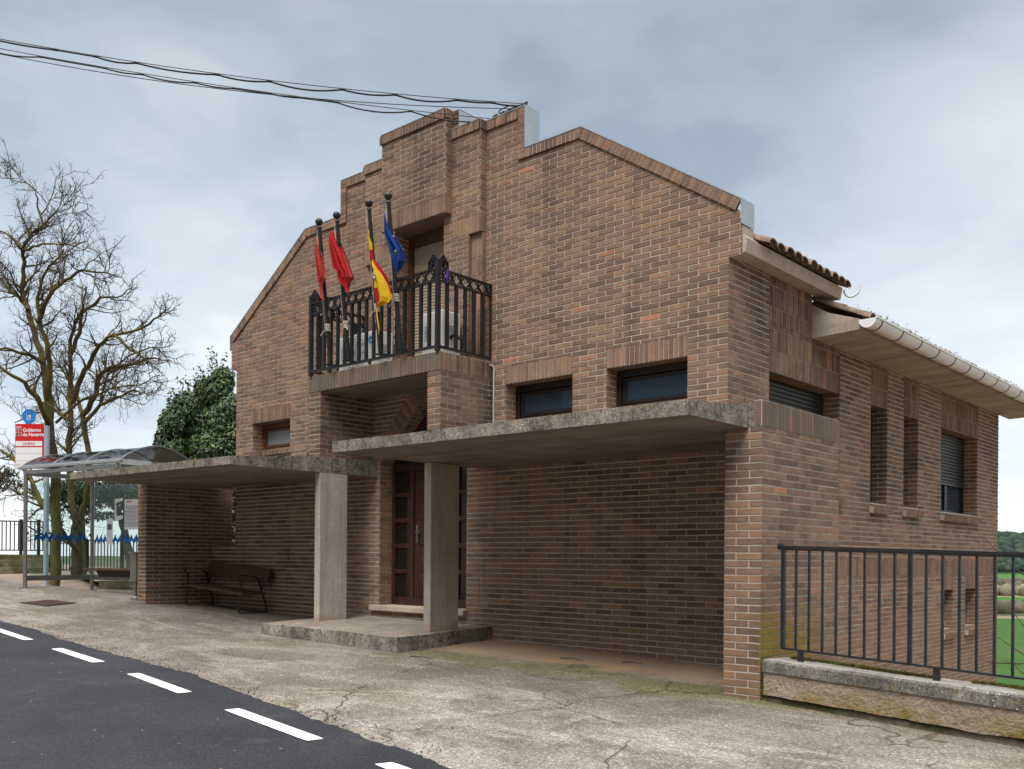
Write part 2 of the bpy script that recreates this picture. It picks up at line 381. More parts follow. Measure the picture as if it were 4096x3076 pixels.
# ------------------------------------------------------------------ brickwork generator
def clip_poly(pts, poly):            # Sutherland-Hodgman, poly convex counter-clockwise
    out=list(pts); n=len(poly)
    for i in range(n):
        (ax,ay),(bx,by)=poly[i],poly[(i+1)%n]; inp=out; out=[]
        if not inp: break
        side=lambda p:(bx-ax)*(p[1]-ay)-(by-ay)*(p[0]-ax)
        for j in range(len(inp)):
            p,q=inp[j],inp[(j+1)%len(inp)]; sp,sq=side(p),side(q)
            if sp>=-1e-9: out.append(p)
            if (sp>1e-9 and sq<-1e-9) or (sp<-1e-9 and sq>1e-9):
                t=sp/(sp-sq); out.append((p[0]+(q[0]-p[0])*t,p[1]+(q[1]-p[1])*t))
    return out
def sub_rect(r,h):
    x0,x1,z0,z1=r; a0,a1,b0,b1=h
    if a1<=x0 or a0>=x1 or b1<=z0 or b0>=z1: return [r]
    o=[]
    if a0>x0: o.append((x0,a0,z0,z1))
    if a1<x1: o.append((a1,x1,z0,z1))
    m0,m1=max(x0,a0),min(x1,a1)
    if b0>z0: o.append((m0,m1,z0,b0))
    if b1<z1: o.append((m0,m1,b1,z1))
    return o
def bricks(mb, org, U, N, poly, holes=(), L=.25, H=.066, jl=.014, jh=.0165, u0=0., z0=0., out=.0065, seed=1, bond=.5, off=0., V=(0,0,1), mortar=True, lean=0., tshift=0.):
    """mortar bed (material 1) with every brick of the bond set proud of it (material 0)"""
    org=Vector(org); U=Vector(U); N=Vector(N); V=Vector(V)
    P=lambda u,z,d:org+U*u+V*z+N*d
    if isinstance(poly,tuple) and len(poly)==4 and not isinstance(poly[0],tuple):
        a,b,c,d=poly; poly=[(a,c),(b,c),(b,d),(a,d)]
    us=[p[0] for p in poly]; zs=[p[1] for p in poly]
    ua,ub,za,zb=min(us),max(us),min(zs),max(zs)
    flip = U.cross(V).dot(N)<0
    def face(pts,m,t): mb.face(pts[::-1] if flip else pts,m,t)
    if mortar:
        cu=sorted({ua,ub,*[min(max(h[k],ua),ub) for h in holes for k in (0,1)]}); cz=sorted({za,zb,*[min(max(h[k],za),zb) for h in holes for k in (2,3)]})
        for i in range(len(cu)-1):
            for j in range(len(cz)-1):
                mu,mz=(cu[i]+cu[i+1])/2,(cz[j]+cz[j+1])/2
                if any(h[0]<mu<h[1] and h[2]<mz<h[3] for h in holes): continue
                q=clip_poly([(cu[i],cz[j]),(cu[i+1],cz[j]),(cu[i+1],cz[j+1]),(cu[i],cz[j+1])],poly)
                if len(q)>2: face([P(a,b,off) for a,b in q],1,.5)
    r0=math.floor((za-z0)/H)-1; r1=math.ceil((zb-z0)/H)+1
    for r in range(r0,r1):
        sh=(bond*L if r%2 else 0.)
        c0=math.floor((ua-u0-sh)/L)-1; c1=math.ceil((ub-u0-sh)/L)+1
        for c in range(c0,c1):
            x0=u0+sh+c*L+jl/2; zz=z0+r*H+jh/2
            rect=(x0,x0+L-jl,zz,zz+H-jh)
            if rect[1]<ua or rect[0]>ub or rect[3]<za or rect[2]>zb: continue
            rg=random.Random((seed*7919+r*10007+c*101)&0xffffffff)
            t=rg.random(); t=min(1,max(0,t+tshift+(.30*mnoise.noise(P(x0,zz,0)*.55)+.12*mnoise.noise(P(x0,zz,0)*1.7))*(t<.90))) if t>=.90 else min(.94,max(0,t+tshift+.28*mnoise.noise(P(x0,zz,0)*.55)+.14*mnoise.noise(P(x0,zz,0)*1.7))); dj=rg.uniform(-.0016,.0016); w1=rg.uniform(-.0016,.0016); w2=rg.uniform(-.0016,.0016)
            pcs=[rect]
            for h in holes: pcs=[q for p_ in pcs for q in sub_rect(p_,h)]
            for (a,b,cc,d) in pcs:
                if b-a<.006 or d-cc<.006: continue
                q=[(a,cc+w1),(b,cc+w2),(b,d+w2),(a,d+w1)]
                q=clip_poly(q,poly)
                if len(q)<3: continue
                e=off+out+dj
                fr=[P(x,y,e) for x,y in q]; bk=[P(x,y,off-.004) for x,y in q]
                face(fr,0,t)
                for k in range(len(q)):
                    k2=(k+1)%len(q); face([bk[k],bk[k2],fr[k2],fr[k]],0,t)
BM=[M_BRICK,M_MORT]
def soldier(mb,org,U,N,rect,seed=5,out=.008,off=0.,pitch=.066,**kw):     # bricks on end, one per pitch
    u0=rect[0]; bricks(mb,org,U,N,rect,L=pitch,H=rect[3]-rect[2],u0=u0,z0=rect[2],bond=0,jl=.012,jh=.010,seed=seed,out=out,off=off,tshift=0.,**kw)

# ------------------------------------------------------------------ the house
hall=root('brick_building','brown brick village hall with stepped gable, two concrete canopies and a flagged balcony','building',(-4.73,0,-1.06))
FU,FN=(1,0,0),(0,-1,0)           # street front: u = x, plane y = 0
SU,SN=(0,1,0),(1,0,0)            # right flank: u = y, plane x = 0
Z0=2.24                          # window head, a bed joint
XC=-4.767                        # axis of the entrance arch
XL=-9.47
# --- front wall
W2=(-1.59,-.486,1.765,2.235); W1=(-3.196,-2.091,1.765,2.235); W0=(-8.98,-7.887,1.765,2.235); SL=(-7.383,-7.19,1.735,2.235)
def lint(w,h=.232): return (w[0],w[1],w[3],w[3]+h)
mb=MB()
hol=[W2,W1,W0,SL,lint(W2),lint(W1),lint(W0),lint(SL)]
door_l,door_r,spring,apex=-5.66,-3.873,1.37,2.217
K=.945
ring=.236*math.sqrt(1+K*K)
kw=dict(L=.25,H=.066,z0=Z0-.066*60,u0=.014,seed=11)
BD=(-5.235,-4.235,2.545,4.605)
low,mid=-1.5,Z0+15*.066
bricks(mb,(0,0,0),FU,FN,(XL,door_l,low,mid),hol+[(-6.06,-5.85,1.3,2.31)],**kw)
bricks(mb,(0,0,0),FU,FN,(door_r,.007,low,mid),hol+[(-3.63,-3.42,1.3,2.31)],**kw)
bricks(mb,(0,0,0),FU,FN,(0.02,.80,low,1.165),[],**kw)  # unseen infill wall added to keep light out of the canopy recess
# over the arch, both sides of the rowlock ring
za=spring+ring
bricks(mb,(0,0,0),FU,FN,[(door_l,za),(XC,za+K*(XC-door_l)),(XC,mid),(door_l,mid)],[BD],**kw)
bricks(mb,(0,0,0),FU,FN,[(XC,za+K*(XC-door_l)),(door_r,za),(door_r,mid),(XC,mid)],[BD],**kw)
bricks(mb,(0,0,0),FU,FN,(door_l,door_r,low,-.78),[],**kw)
# gable, clipped to the slopes under the coping
CH=.122
gtop=5.187-CH
pg=[(-9.63,mid),(.16,mid),(.16,3.80-CH),(-1.978,gtop),(-7.488,gtop),(-9.63,3.80-CH)]
bricks(mb,(0,0,0),FU,FN,pg,[BD],**kw)
bricks(mb,(0,0,0),FU,FN,(-6.58+.115,-2.874-.115,gtop,5.722-CH),[(-5.89,-3.57,gtop,6)],**kw)
for w in (W2,W1,W0,SL):
    soldier(mb,(0,0,0),FU,FN,lint(w),seed=int(abs(w[0])*50))
# window reveals and sills
def reveal(mb,w,dep,xplane=None):
    # jambs (brick), head and sill of an opening in the front wall
    bricks(mb,(w[0],0,0),(0,1,0),(1,0,0),(0.0,dep,w[2],w[3]),[],L=.25,H=.066,z0=kw['z0'],u0=-.115,seed=23,out=.005)
    bricks(mb,(w[1],0,0),(0,1,0),(-1,0,0),(0.0,dep,w[2],w[3]),[],L=.25,H=.066,z0=kw['z0'],u0=-.115,seed=24,out=.005)
    mb.face([(w[0],0,w[3]),(w[1],0,w[3]),(w[1],dep,w[3]),(w[0],dep,w[3])],0,.2)
    mb.face([(w[0],0,w[2]),(w[0],dep,w[2]),(w[1],dep,w[2]),(w[1],0,w[2])],1)
for w in (W2,W1,W0,SL): reveal(mb,w,.3)
# door reveals
for x,n,s in ((door_l,1,31),(door_r,-1,32)):
    bricks(mb,(x,0,0),(0,1,0),(n,0,0),(0,.26,-.70,spring),[],L=.25,H=.066,z0=kw['z0'],u0=-.115,seed=s)
# arch: rowlock ring and brick intrados
ln=math.sqrt(1+K*K); leg=(XC-door_l)*ln
for sgn,x0 in ((1,door_l),(-1,door_r)):
    U=Vector((sgn,0,K)).normalized(); V=Vector((-sgn*K,0,1)).normalized()
    bricks(mb,(x0,0,spring),U,FN,(0,leg+.1,0.,.236),[],L=.07,H=.236,u0=0,z0=0,bond=0,jl=.011,jh=.004,seed=41+sgn,V=V,out=.009,off=.001)
    V2=Vector((0,1,0)); n=-V
    bricks(mb,(x0,0,spring),U,n,(0,leg,0.,.26),[],L=.07,H=.13,u0=0,z0=0,bond=0,jl=.011,jh=.012,seed=44+sgn,V=V2,out=.004)
# low brick apron under the shelter opening, left of the gable
bricks(mb,(0,0,0),FU,FN,(-10.22,XL,low,.145),[],**kw)
soldier(mb,(0,0,0),FU,FN,(-10.22,XL,.145,.25),seed=51,out=.012)
mb.face([(-10.22,-.01,.25),(XL,-.01,.25),(XL,.25,.25),(-10.22,.25,.25)],1)
# end grain of the wall at the opening and rear faces
bricks(mb,(XL,0,0),(0,1,0),(-1,0,0),(0,.25,.25,mid),[],L=.25,H=.066,z0=kw['z0'],u0=-.115,seed=52)
mb.box(XL,-9.2,.25,.27,-1.5,3.2,1)
# gable steps: returns of the parapet
mb.build('front_wall',BM,hall)
# underside of parapet kneelers
kn=MB(); kn.box(.012,.158,.002,.25,3.225,mid+.004,0); kn.face([(.16,0,mid),(.16,.25,mid),(.16,.25,3.54),(.16,0,3.54)],0); kn.build('kneeler',M_FASC,hall)
kn=MB(); kn.box(-9.628,XL-.002,.002,.25,3.225,mid+.004,0); kn.build('kneeler',M_FASC,hall)
# --- soldier/rowlock copings and zinc caps on the gable
cop=MB(); zn=MB()
def coping(p,q,yf=0.,h=CH,seed=60,th=.25,vert=False,side=1):
    p=Vector((p[0],0,p[1])); q=Vector((q[0],0,q[1])); U=(q-p).normalized(); V=Vector((-U.z,0,U.x)) if not vert else Vector((side,0,0))
    ln=(q-p).length; o=Vector((p.x,yf,p.z))
    lo=(-h,0.) if not vert else (0.,.115)
    bricks(cop,o,U,FN,(0,ln,lo[0],lo[1]),[],L=.066,H=h if not vert else .115,u0=0,z0=lo[0],bond=0,jl=.012,jh=.004,seed=seed,V=V,off=.026,out=.006)
    for a,b in ((lo[0],lo[0]),(lo[1],lo[1])):          # under- and upper side of the projecting course
        cop.face([o+V*a+Vector((0,0,0)),o+U*ln+V*a,o+U*ln+V*a+Vector((0,-.029,0)),o+V*a+Vector((0,-.029,0))],0,.1)
    for e in (0,ln):
        cop.face([o+U*e+V*lo[0],o+U*e+V*lo[1],o+U*e+V*lo[1]+Vector((0,-.031,0)),o+U*e+V*lo[0]+Vector((0,-.031,0))],0,.3)
    if not vert:
        a=o+V*.002; b=o+U*ln+V*.002
        zn.hexa([a+Vector((0,-.036,0)),b+Vector((0,-.036,0)),b+Vector((0,th,0)),a+Vector((0,th,0))],[a+Vector((0,-.036,0))+V*.012,b+Vector((0,-.036,0))+V*.012,b+Vector((0,th,0))+V*.012,a+Vector((0,th,0))+V*.012],0)
def cp(a,b,**k): coping(a,b,**k)
cp((-9.63,3.80),(-7.488,5.187),seed=61); cp((-7.488,5.187),(-6.58,5.187),seed=62)
cp((-2.874,5.187),(-1.978,5.187),seed=63); cp((-1.978,5.187),(.16,3.80),seed=64)
cp((-6.58,5.722),(-5.90,5.722),seed=65); cp((-3.56,5.722),(-2.874,5.722),seed=66)
coping((-6.58,5.065),(-6.58,5.722),seed=67,vert=True,side=1); coping((-2.874,5.065),(-2.874,5.722),seed=68,vert=True,side=-1)
# --- shallow middle projection and the tower over the balcony door
mbp=MB()
BF=2.545                                    # balcony floor
DL,DR=-5.235,-4.235
MY,TY=-.117,-.244
ms=(-5.898,-3.561)
for a,b in ((ms[0],DL),(DR,ms[1])):
    e0,e1=(a,b)
    bricks(mbp,(0,MY,0),FU,FN,(e0,e1,4.502,5.722-CH),[(-5.37,-4.09,4.60,6)],**{**kw,'seed':71})
    so=(e0,-5.385,4.268,4.502) if a<-5 else (-4.07,e1,4.268,4.502)
    soldier(mbp,(0,MY,0),FU,FN,so,seed=72)
    bricks(mbp,(0,MY,0),FU,FN,(e0,e1,BF,4.502),[so,(ms[0],ms[0]+.20,BF,4.268),(ms[1]-.20,ms[1],BF,4.268)],**{**kw,'seed':73})
    st=(ms[0],ms[0]+.20) if a<-5 else (ms[1]-.20,ms[1])
    bricks(mbp,(0,MY+.055,0),FU,FN,(st[0],st[1],BF,4.268),[],L=.105,H=.235,u0=st[0],z0=BF,bond=0,seed=74,jl=.012,jh=.012)
    xx=st[1] if a<-5 else st[0]; mbp.box(min(xx,xx+(.03 if a<-5 else -.03))+.001,max(xx,xx+(.03 if a<-5 else -.03))-.001,MY+.003,-.001,BF,4.268,0,.45)
bricks(mbp,(0,MY,0),FU,FN,(DL-.02,DR+.02,4.60,5.60),[(-5.37,-4.09,4.60,6)],**{**kw,'seed':75})
for x,n in ((ms[1],1),(ms[0],-1)):          # flanks of the projection
    bricks(mbp,(x,MY,0),(0,1,0),(n,0,0),(0,.117,4.502,5.722-CH),[],L=.25,H=.066,z0=kw['z0'],u0=.007,seed=76)
    mbp.box(min(x,x-n*.2)+.001,max(x,x-n*.2)-.001,MY+.06,-.001,BF,4.268,1)
    bricks(mbp,(x,MY+.055,0),(0,1,0),(n,0,0),(0,.062,BF,4.268),[],L=.105,H=.235,u0=0,z0=BF,bond=0,seed=77)
    mbp.box(min(x,x-n*.2),max(x,x-n*.2),MY+.002,-.002,4.266,4.300,0,.2)
    soldier(mbp,(x,MY,0),(0,1,0),(n,0,0),(0,.117,4.268,4.502),seed=78)
coping((ms[0],5.722),(-5.378,5.722),yf=MY,seed=79); coping((-4.082,5.722),(ms[1],5.722),yf=MY,seed=80)
for x,n in ((ms[1],1),(ms[0],-1)):
    bricks(cop,(x,MY,0),(0,1,0),(n,0,0),(-.03,.09,5.60,5.722),[],L=.12,H=.122,u0=-.03,z0=5.60,bond=0,seed=82,off=.026,out=.006,jh=.006)
# door jambs of the balcony door
for x,n in ((DL,1),(DR,-1)):
    bricks(mbp,(x,MY,0),(0,1,0),(n,0,0),(0,.36,BF,4.605),[],L=.25,H=.066,z0=kw['z0'],u0=.007,seed=84)
# tower
tx=(-5.378,-4.082)
bricks(mbp,(0,TY,0),FU,FN,(tx[0],tx[1],4.838,5.975-CH),[],**{**kw,'seed':86})
soldier(mbp,(0,TY,0),FU,FN,(tx[0],tx[1],4.605,4.838),seed=87)
for x,n in ((tx[1],1),(tx[0],-1)):
    bricks(mbp,(x,TY,0),(0,1,0),(n,0,0),(0,.127,4.838,5.975-CH),[],L=.25,H=.066,z0=kw['z0'],u0=.007,seed=88)
    soldier(mbp,(x,TY,0),(0,1,0),(n,0,0),(0,.127,4.605,4.838),seed=89,pitch=.127)
mbp.face([(tx[0],TY,4.605),(tx[1],TY,4.605),(tx[1],.25,4.605),(tx[0],.25,4.605)],0,.15)
coping((tx[0],5.975),(tx[1],5.975),yf=TY,seed=90,th=.3)
for x,n in ((tx[1],1),(tx[0],-1)):
    bricks(cop,(x,TY,0),(0,1,0),(n,0,0),(-.03,.10,5.853,5.975),[],L=.13,H=.122,u0=-.03,z0=5.853,bond=0,seed=91,off=.026,out=.006,jh=.006)
# wall block behind the tower, a rowlock wider each side
bx=(-5.49,-3.985)
mbp.box(bx[0]+.004,bx[1]-.004,MY+.03,.18,5.60,5.966,1)
for a,b,sd in ((bx[0],tx[0],92),(tx[1],bx[1],93)):
    bricks(mbp,(0,MY,0),FU,FN,(a,b,5.60,5.98),[],L=.2,H=.066,u0=a,z0=5.60,bond=0,seed=sd,jl=.008,off=-.02,out=.03)
mbp.build('middle_projection',BM,hall)
cop.build('coping',BM,hall)
# zinc on the stepped ends
for x,z0_,z1_,y0,y1,n in ((-2.874,5.19,5.735,-.036,.25,1),(bx[1],5.735,5.99,MY+.012,.25,1),(.16,3.545,3.812,-.036,.25,1),(-6.58,5.19,5.735,-.036,.25,-1),(bx[0],5.735,5.99,MY+.012,.25,-1),(-9.63,3.56,3.812,-.036,.25,-1)):
    zn.box(min(x,x+n*.008)+(0.002 if n>0 else -.002),max(x,x+n*.008)+(0.002 if n>0 else -.002),y0,y1,z0_,z1_,0)
zn.box(bx[0]-.01,bx[1]+.01,MY+.012,.26,5.983,5.993,0)
zn.box(ms[0],ms[1],MY+.1,.25,5.722,5.732,0)
zn.build('zinc_capping',M_ZINC,hall)
# parapet body so that the gable is a real wall
body=MB()
def wallbody(poly,y0,y1): body.prism([(x,y0,z) for x,z in poly],(0,y1-y0,0),0)
wallbody([(-9.6,3.3),(-5.24,3.3),(-5.24,5.08),(-7.476,5.08),(-9.6,3.70)],.10,.245); wallbody([(-4.23,3.3),(.13,3.3),(.13,3.70),(-1.99,5.08),(-4.23,5.08)],.10,.245); wallbody([(-5.24,4.61),(-4.23,4.61),(-4.23,5.08),(-5.24,5.08)],.10,.245)
wallbody([(-6.56,5.0),(-2.89,5.0),(-2.89,5.70),(-6.56,5.70)],.02,.245)
body.build('parapet_core',M_MORT,hall)

# --- windows
def window(name,w,dep,fm,gm,fw=.07,label=None):
    f=MB(); y0,y1=dep-.07,dep
    f.box(w[0],w[0]+fw,y0,y1,w[2],w[3]); f.box(w[1]-fw,w[1],y0,y1,w[2],w[3])
    f.box(w[0]+fw,w[1]-fw,y0,y1,w[3]-fw*1.2,w[3]); f.box(w[0]+fw,w[1]-fw,y0,y1,w[2],w[2]+fw*.8)
    i=fw+.012; a,b,c,d=w[0]+i,w[1]-i,w[2]+fw*.8+.01,w[3]-fw*1.2-.01; s=.042
    f.box(a,a+s,y0+.012,y1-.01,c,d); f.box(b-s,b,y0+.012,y1-.01,c,d); f.box(a+s,b-s,y0+.012,y1-.01,c,c+s); f.box(a+s,b-s,y0+.012,y1-.01,d-s,d)
    o=f.build(name,fm,hall,bevel=.004,label=label)
    g=MB(); g.box(a+s-.004,b-s+.004,y0+.03,y0+.038,c+s-.004,d-s+.004); g.build('pane',gm,o)
    k=MB(); k.box(w[0],w[1],y1+.004,y1+.02,w[2],w[3]); k.build('dark_room_backing',M_DARK,o)  # dark sheet in place of the unlit room behind the pane
    return o
window('window',W2,.27,M_FRAME,M_PANE); window('window',W1,.27,M_FRAME,M_PANE)
w0=window('window',W0,.27,M_WOODF,M_FROST,label='small window in a brown wooden frame with frosted glass')
sl=MB(); sl.box(SL[0],SL[1],.2,.22,SL[2],SL[3]); sl.build('slit_window',M_DARK,hall)
for w in (W0,SL):       # sloping brick-on-edge sills
    sm=MB()
    n=max(2,round((w[1]-w[0]+.06)/.066)); 
    for i in range(n):
        x=w[0]-.03+i*(w[1]-w[0]+.06)/n; q=(w[1]-w[0]+.06)/n-.010; e=random.uniform(-.003,.003)
        sm.hexa([(x,-.05+e,w[2]-.10),(x+q,-.05+e,w[2]-.10),(x+q,.10,w[2]-.06),(x,.10,w[2]-.06)],[(x,-.05+e,w[2]-.025),(x+q,-.05+e,w[2]-.025),(x+q,.20,w[2]+.012),(x,.20,w[2]+.012)],0,random.random())
    sm.hexa([(w[0]-.028,-.044,w[2]-.096),(w[1]+.028,-.044,w[2]-.096),(w[1]+.028,.1,w[2]-.058),(w[0]-.028,.1,w[2]-.058)],[(w[0]-.028,-.044,w[2]-.032),(w[1]+.028,-.044,w[2]-.032),(w[1]+.028,.2,w[2]+.004),(w[0]-.028,.2,w[2]+.004)],1)
    sm.build('sill',BM,hall)

# --- entrance
door=MB(); y0,y1=.235,.29
fx=[(-5.665,-5.592),(-5.263,-5.187),(-4.353,-4.27),(-3.95,-3.868)]
door.box(fx[0][0],fx[3][1],y0,y1,1.25,1.36); door.box(fx[0][0],fx[3][1],y0,y1,-.70,-.585+.0)
for a,b in fx: door.box(a,b,y0,y1,-.585,1.25)
for (a,b) in ((fx[0][1],fx[1][0]),(fx[2][1],fx[3][0])):
    for i in range(1,5):
        z=1.25-.373*i; door.box(a,b,y0+.003,y1-.01,z+.0,z+.062)
door.hexa([(door_l,y0,1.36),(door_l+.10,y0,1.36),(door_l+.10,y1,1.36),(door_l,y1,1.36)],[(XC-.05,y0,apex-.03),(XC+.05,y0,apex-.13),(XC+.05,y1,apex-.13),(XC-.05,y1,apex-.03)])
door.hexa([(door_r-.10,y0,1.36),(door_r,y0,1.36),(door_r,y1,1.36),(door_r-.10,y1,1.36)],[(XC+.051,y0,apex-.13),(XC+.052,y0,apex-.03),(XC+.052,y1,apex-.03),(XC+.051,y1,apex-.13)])
dr=door.build('door',M_DOOR,hall,bevel=.005)
lf=MB(); a,b=-5.183,-4.357
lf.box(a,b,y0+.02,y1-.012,-.69,1.245)
for c0,c1 in ((a+.10,XC-.04),(XC+.04,b-.10)):
    for i in range(5):
        z=1.16-.37*i; 
        lf.hexa([(c0,y0+.02,z-.27),(c1,y0+.02,z-.27),(c1,y0+.02,z),(c0,y0+.02,z)],[(c0+.03,y0+.002,z-.24),(c1-.03,y0+.002,z-.24),(c1-.03,y0+.002,z-.03),(c0+.03,y0+.002,z-.03)])
lf.build('leaf',M_DOOR,dr,bevel=.003)
for (a,b) in ((fx[0][1],fx[1][0]),(fx[2][1],fx[3][0])): pn=MB(); pn.box(a-.004,b+.004,y1-.02,y1-.012,-.59,1.252); pn.build('pane',M_PANED,dr)
pn=MB()
pn.face([(door_l,y1-.03,1.36),(door_r,y1-.03,1.36),(XC,y1-.03,apex)],0); pn.build('pane',M_PANED,dr)
hd=MB(); hd.box(-5.135,-5.10,y0+.008,y0+.02,.20,.46); hd.tube([(-5.118,y0-.035,.36),(-5.118,y0+.01,.36)],.009,8); hd.tube([(-5.118,y0-.035,.36),(-5.0,y0-.035,.355)],.009,8)
hd.build('handle',M_STEEL,dr)
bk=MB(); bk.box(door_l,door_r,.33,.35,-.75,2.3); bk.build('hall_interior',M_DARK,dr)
ds=MB(); ds.box(-5.80,-3.85,-.085,.24,-.785,-.703); ds.build('threshold',M_FASC,hall,bevel=.012)

# --- canopies, columns, doorstep
def canopy(name,x0,x1,y0,zl,zr,top0,top1,notch=None):
    m=MB(); yb=-.004
    ym=-1.25
    # profile along y: thin outer edge, thicker towards the wall
    pr=[(y0,0.,top0),(ym,0.,top1),(yb,0.,top1+.06)]
    nx=14; xs=[x0+(x1-x0)*i/nx for i in range(nx+1)]
    def zb(x): return zl+(zr-zl)*(x-x0)/(x1-x0)
    rg=random.Random(len(name))
    jit=[rg.uniform(-.006,.006) for _ in xs]
    ny=4
    for i in range(nx):
        xa,xb=xs[i],xs[i+1]; A,B=zb(xa),zb(xb)
        m.face([(xa,y0,A),(xb,y0,B),(xb,y0+jit[i+1]*.5,B+top0+jit[i+1]),(xa,y0+jit[i]*.5,A+top0+jit[i])],0)
        m.face([(xa,y0,A),(xa,yb,A),(xb,yb,B),(xb,y0,B)],1)
        m.face([(xa,y0+jit[i]*.5,A+top0+jit[i]),(xb,y0+jit[i+1]*.5,B+top0+jit[i+1]),(xb,ym,B+top1),(xa,ym,A+top1)],0)
        m.face([(xa,ym,A+top1),(xb,ym,B+top1),(xb,yb,B+top1+.05),(xa,yb,A+top1+.05)],0)
    for x,f in ((x0,1),(x1,0)):
        z=zb(x); e=jit[0] if f else jit[-1]
        q=[(x,y0,z),(x,y0+e*.5,z+top0+e),(x,ym,z+top1),(x,yb,z+top1+.05),(x,yb,z)]
        m.face(q if not f else q[::-1],0)
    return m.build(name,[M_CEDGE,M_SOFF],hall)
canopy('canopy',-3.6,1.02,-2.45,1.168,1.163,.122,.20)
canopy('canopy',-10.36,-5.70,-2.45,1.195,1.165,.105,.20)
cb=MB(); cb.box(1.022,1.079,-1.452,.18,1.166,1.385); cb.box(.79,1.021,-.003,.18,1.166,1.40); cb.build('canopy_end',M_CEDGE,hall)
def column(x0,x1,y0,y1,zb):
    c=MB(); c.box(x0,x1,y0,y1,zb,1.166); c.build('column',M_COLM,hall,bevel=.008)
column(-5.82,-5.702,-1.04,-.56,-.92); column(-3.598,-3.475,-1.035,-.545,-.94)
st=MB()
def zt(x,y): return -.897+.033*y-.0104*(x+3.39)
xs=[-6.19+i*(2.80)/12 for i in range(13)]; ys=[-1.64,-1.2,-.8,-.4,-.002]
rg=random.Random(3)
tz={(i,j):zt(x,y)+rg.uniform(-.006,.006) for i,x in enumerate(xs) for j,y in enumerate(ys)}
fr={i:rg.uniform(-.012,.012) for i in range(13)}; fr[0]=fr[12]=0
yy=lambda i,j: ys[j]+(fr[i] if j==0 else 0)
for i in range(12):
    for j in range(4):
        st.face([(xs[i],yy(i,j),tz[i,j]),(xs[i+1],yy(i+1,j),tz[i+1,j]),(xs[i+1],yy(i+1,j+1),tz[i+1,j+1]),(xs[i],yy(i,j+1),tz[i,j+1])],1)
    st.face([(xs[i],ys[0]-.01,-1.3),(xs[i+1],ys[0]-.01,-1.3),(xs[i+1],yy(i+1,0),tz[i+1,0]),(xs[i],yy(i,0),tz[i,0])],0)
for i,f in ((0,1),(12,0)):
    for j in range(4):
        q=[(xs[i],ys[j],-1.3),(xs[i],ys[j+1],-1.3),(xs[i],ys[j+1],tz[i,j+1]),(xs[i],yy(i,j),tz[i,j])]; st.face(q[::-1] if f else q,0)
st.build('doorstep',[M_CEDGE,M_STEP],hall)

# --- shelter wall on the left, corner pier on the right
pw=MB(); X0,X1=-10.50,-10.22
bricks(pw,(X1,0,0),SU,SN,(-1.235,.40,-1.3,1.205),[],L=.25,H=.066,z0=kw['z0'],u0=-1.235+.118,seed=101)
bricks(pw,(0,-1.235,0),FU,FN,(X0,X1+.007,-1.3,1.205),[],L=.25,H=.066,z0=kw['z0'],u0=X1+.014,seed=102)
bricks(pw,(X0,0,0),SU,(-1,0,0),(-1.235,.40,-1.3,1.205),[],L=.25,H=.066,z0=kw['z0'],u0=-1.235+.125,seed=103)
pw.box(X0+.001,X1-.001,.39,.40,-1.3,1.205,1)
pw.build('shelter_wall',BM,hall)
pr=MB(); X0,X1,PY=.795,1.146,-1.45
bricks(pr,(0,PY,0),FU,FN,(X0,X1+.007,-1.6,1.17),[],L=.25,H=.066,z0=kw['z0'],u0=X1+.014,seed=111)
bricks(pr,(X1,0,0),SU,SN,(PY,.19,-2.6,1.17),[],L=.25,H=.066,z0=kw['z0'],u0=PY+.118,seed=112)
soldier(pr,(X1,0,0),SU,SN,(PY,.19,1.17,1.40),seed=113)
soldier(pr,(0,PY,0),FU,FN,(X1-.066,X1+.007,1.17,1.40),seed=114)
pr.box(X1-.066,X1-.001,PY+.001,.189,1.17,1.395,1)
bricks(pr,(X0,0,0),SU,(-1,0,0),(PY,-.03,-1.6,1.165),[],L=.25,H=.066,z0=kw['z0'],u0=PY,seed=115)
pr.box(X0+.002,X1-.002,.18,.188,-2.6,1.17,1)
pr.build('corner_pier',BM,hall)

# --- porch piers and balcony
PYF=-.95
for (a,b,sd) in ((-6.08,-5.83,121),(-3.64,-3.412,131)):
    pp=MB()
    bricks(pp,(0,PYF,0),FU,FN,(a,b+.007,1.28,2.31),[],L=.25,H=.066,z0=kw['z0'],u0=b+.014,seed=sd)
    bricks(pp,(b,0,0),SU,SN,(PYF,-.004,1.28,2.31),[],L=.25,H=.066,z0=kw['z0'],u0=PYF+.118,seed=sd+1,tshift=-.15)
    bricks(pp,(a,0,0),SU,(-1,0,0),(PYF,-.004,1.28,2.31),[],L=.25,H=.066,z0=kw['z0'],u0=PYF+.125,seed=sd+2)
    pp.build('porch_pier',BM,hall)
bal=MB(); B0,B1=-6.085,-3.407
soldier(bal,(0,PYF-.005,0),FU,FN,(B0,B1+.007,2.312,2.54),seed=141); soldier(bal,(B1,0,0),SU,SN,(PYF-.005,-.004,2.312,2.54),seed=142); soldier(bal,(B0,0,0),SU,(-1,0,0),(PYF-.005,-.004,2.312,2.54),seed=143)
bal.box(B0+.002,B1-.002,PYF,-.006,2.318,2.542,1)
bal.face([(B0+.07,PYF+.07,2.3095),(B0+.07,-.005,2.3095),(B1-.07,-.005,2.3095),(B1-.07,PYF+.07,2.3095)],2)
bal.face([(B0,PYF-.01,2.3105),(B0,-.005,2.3105),(B1,-.005,2.3105),(B1,PYF-.01,2.3105)],0,.2)
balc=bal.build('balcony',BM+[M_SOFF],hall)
dp=MB(); dp.tube([(-3.43,-.10,2.50),(-3.385,-.05,2.50),(-3.372,-.03,2.46),(-3.372,-.03,2.40),(-3.374,-.03,1.30)],.013,8); dp.build('drain_pipe',M_PVC,hall,smooth=True)
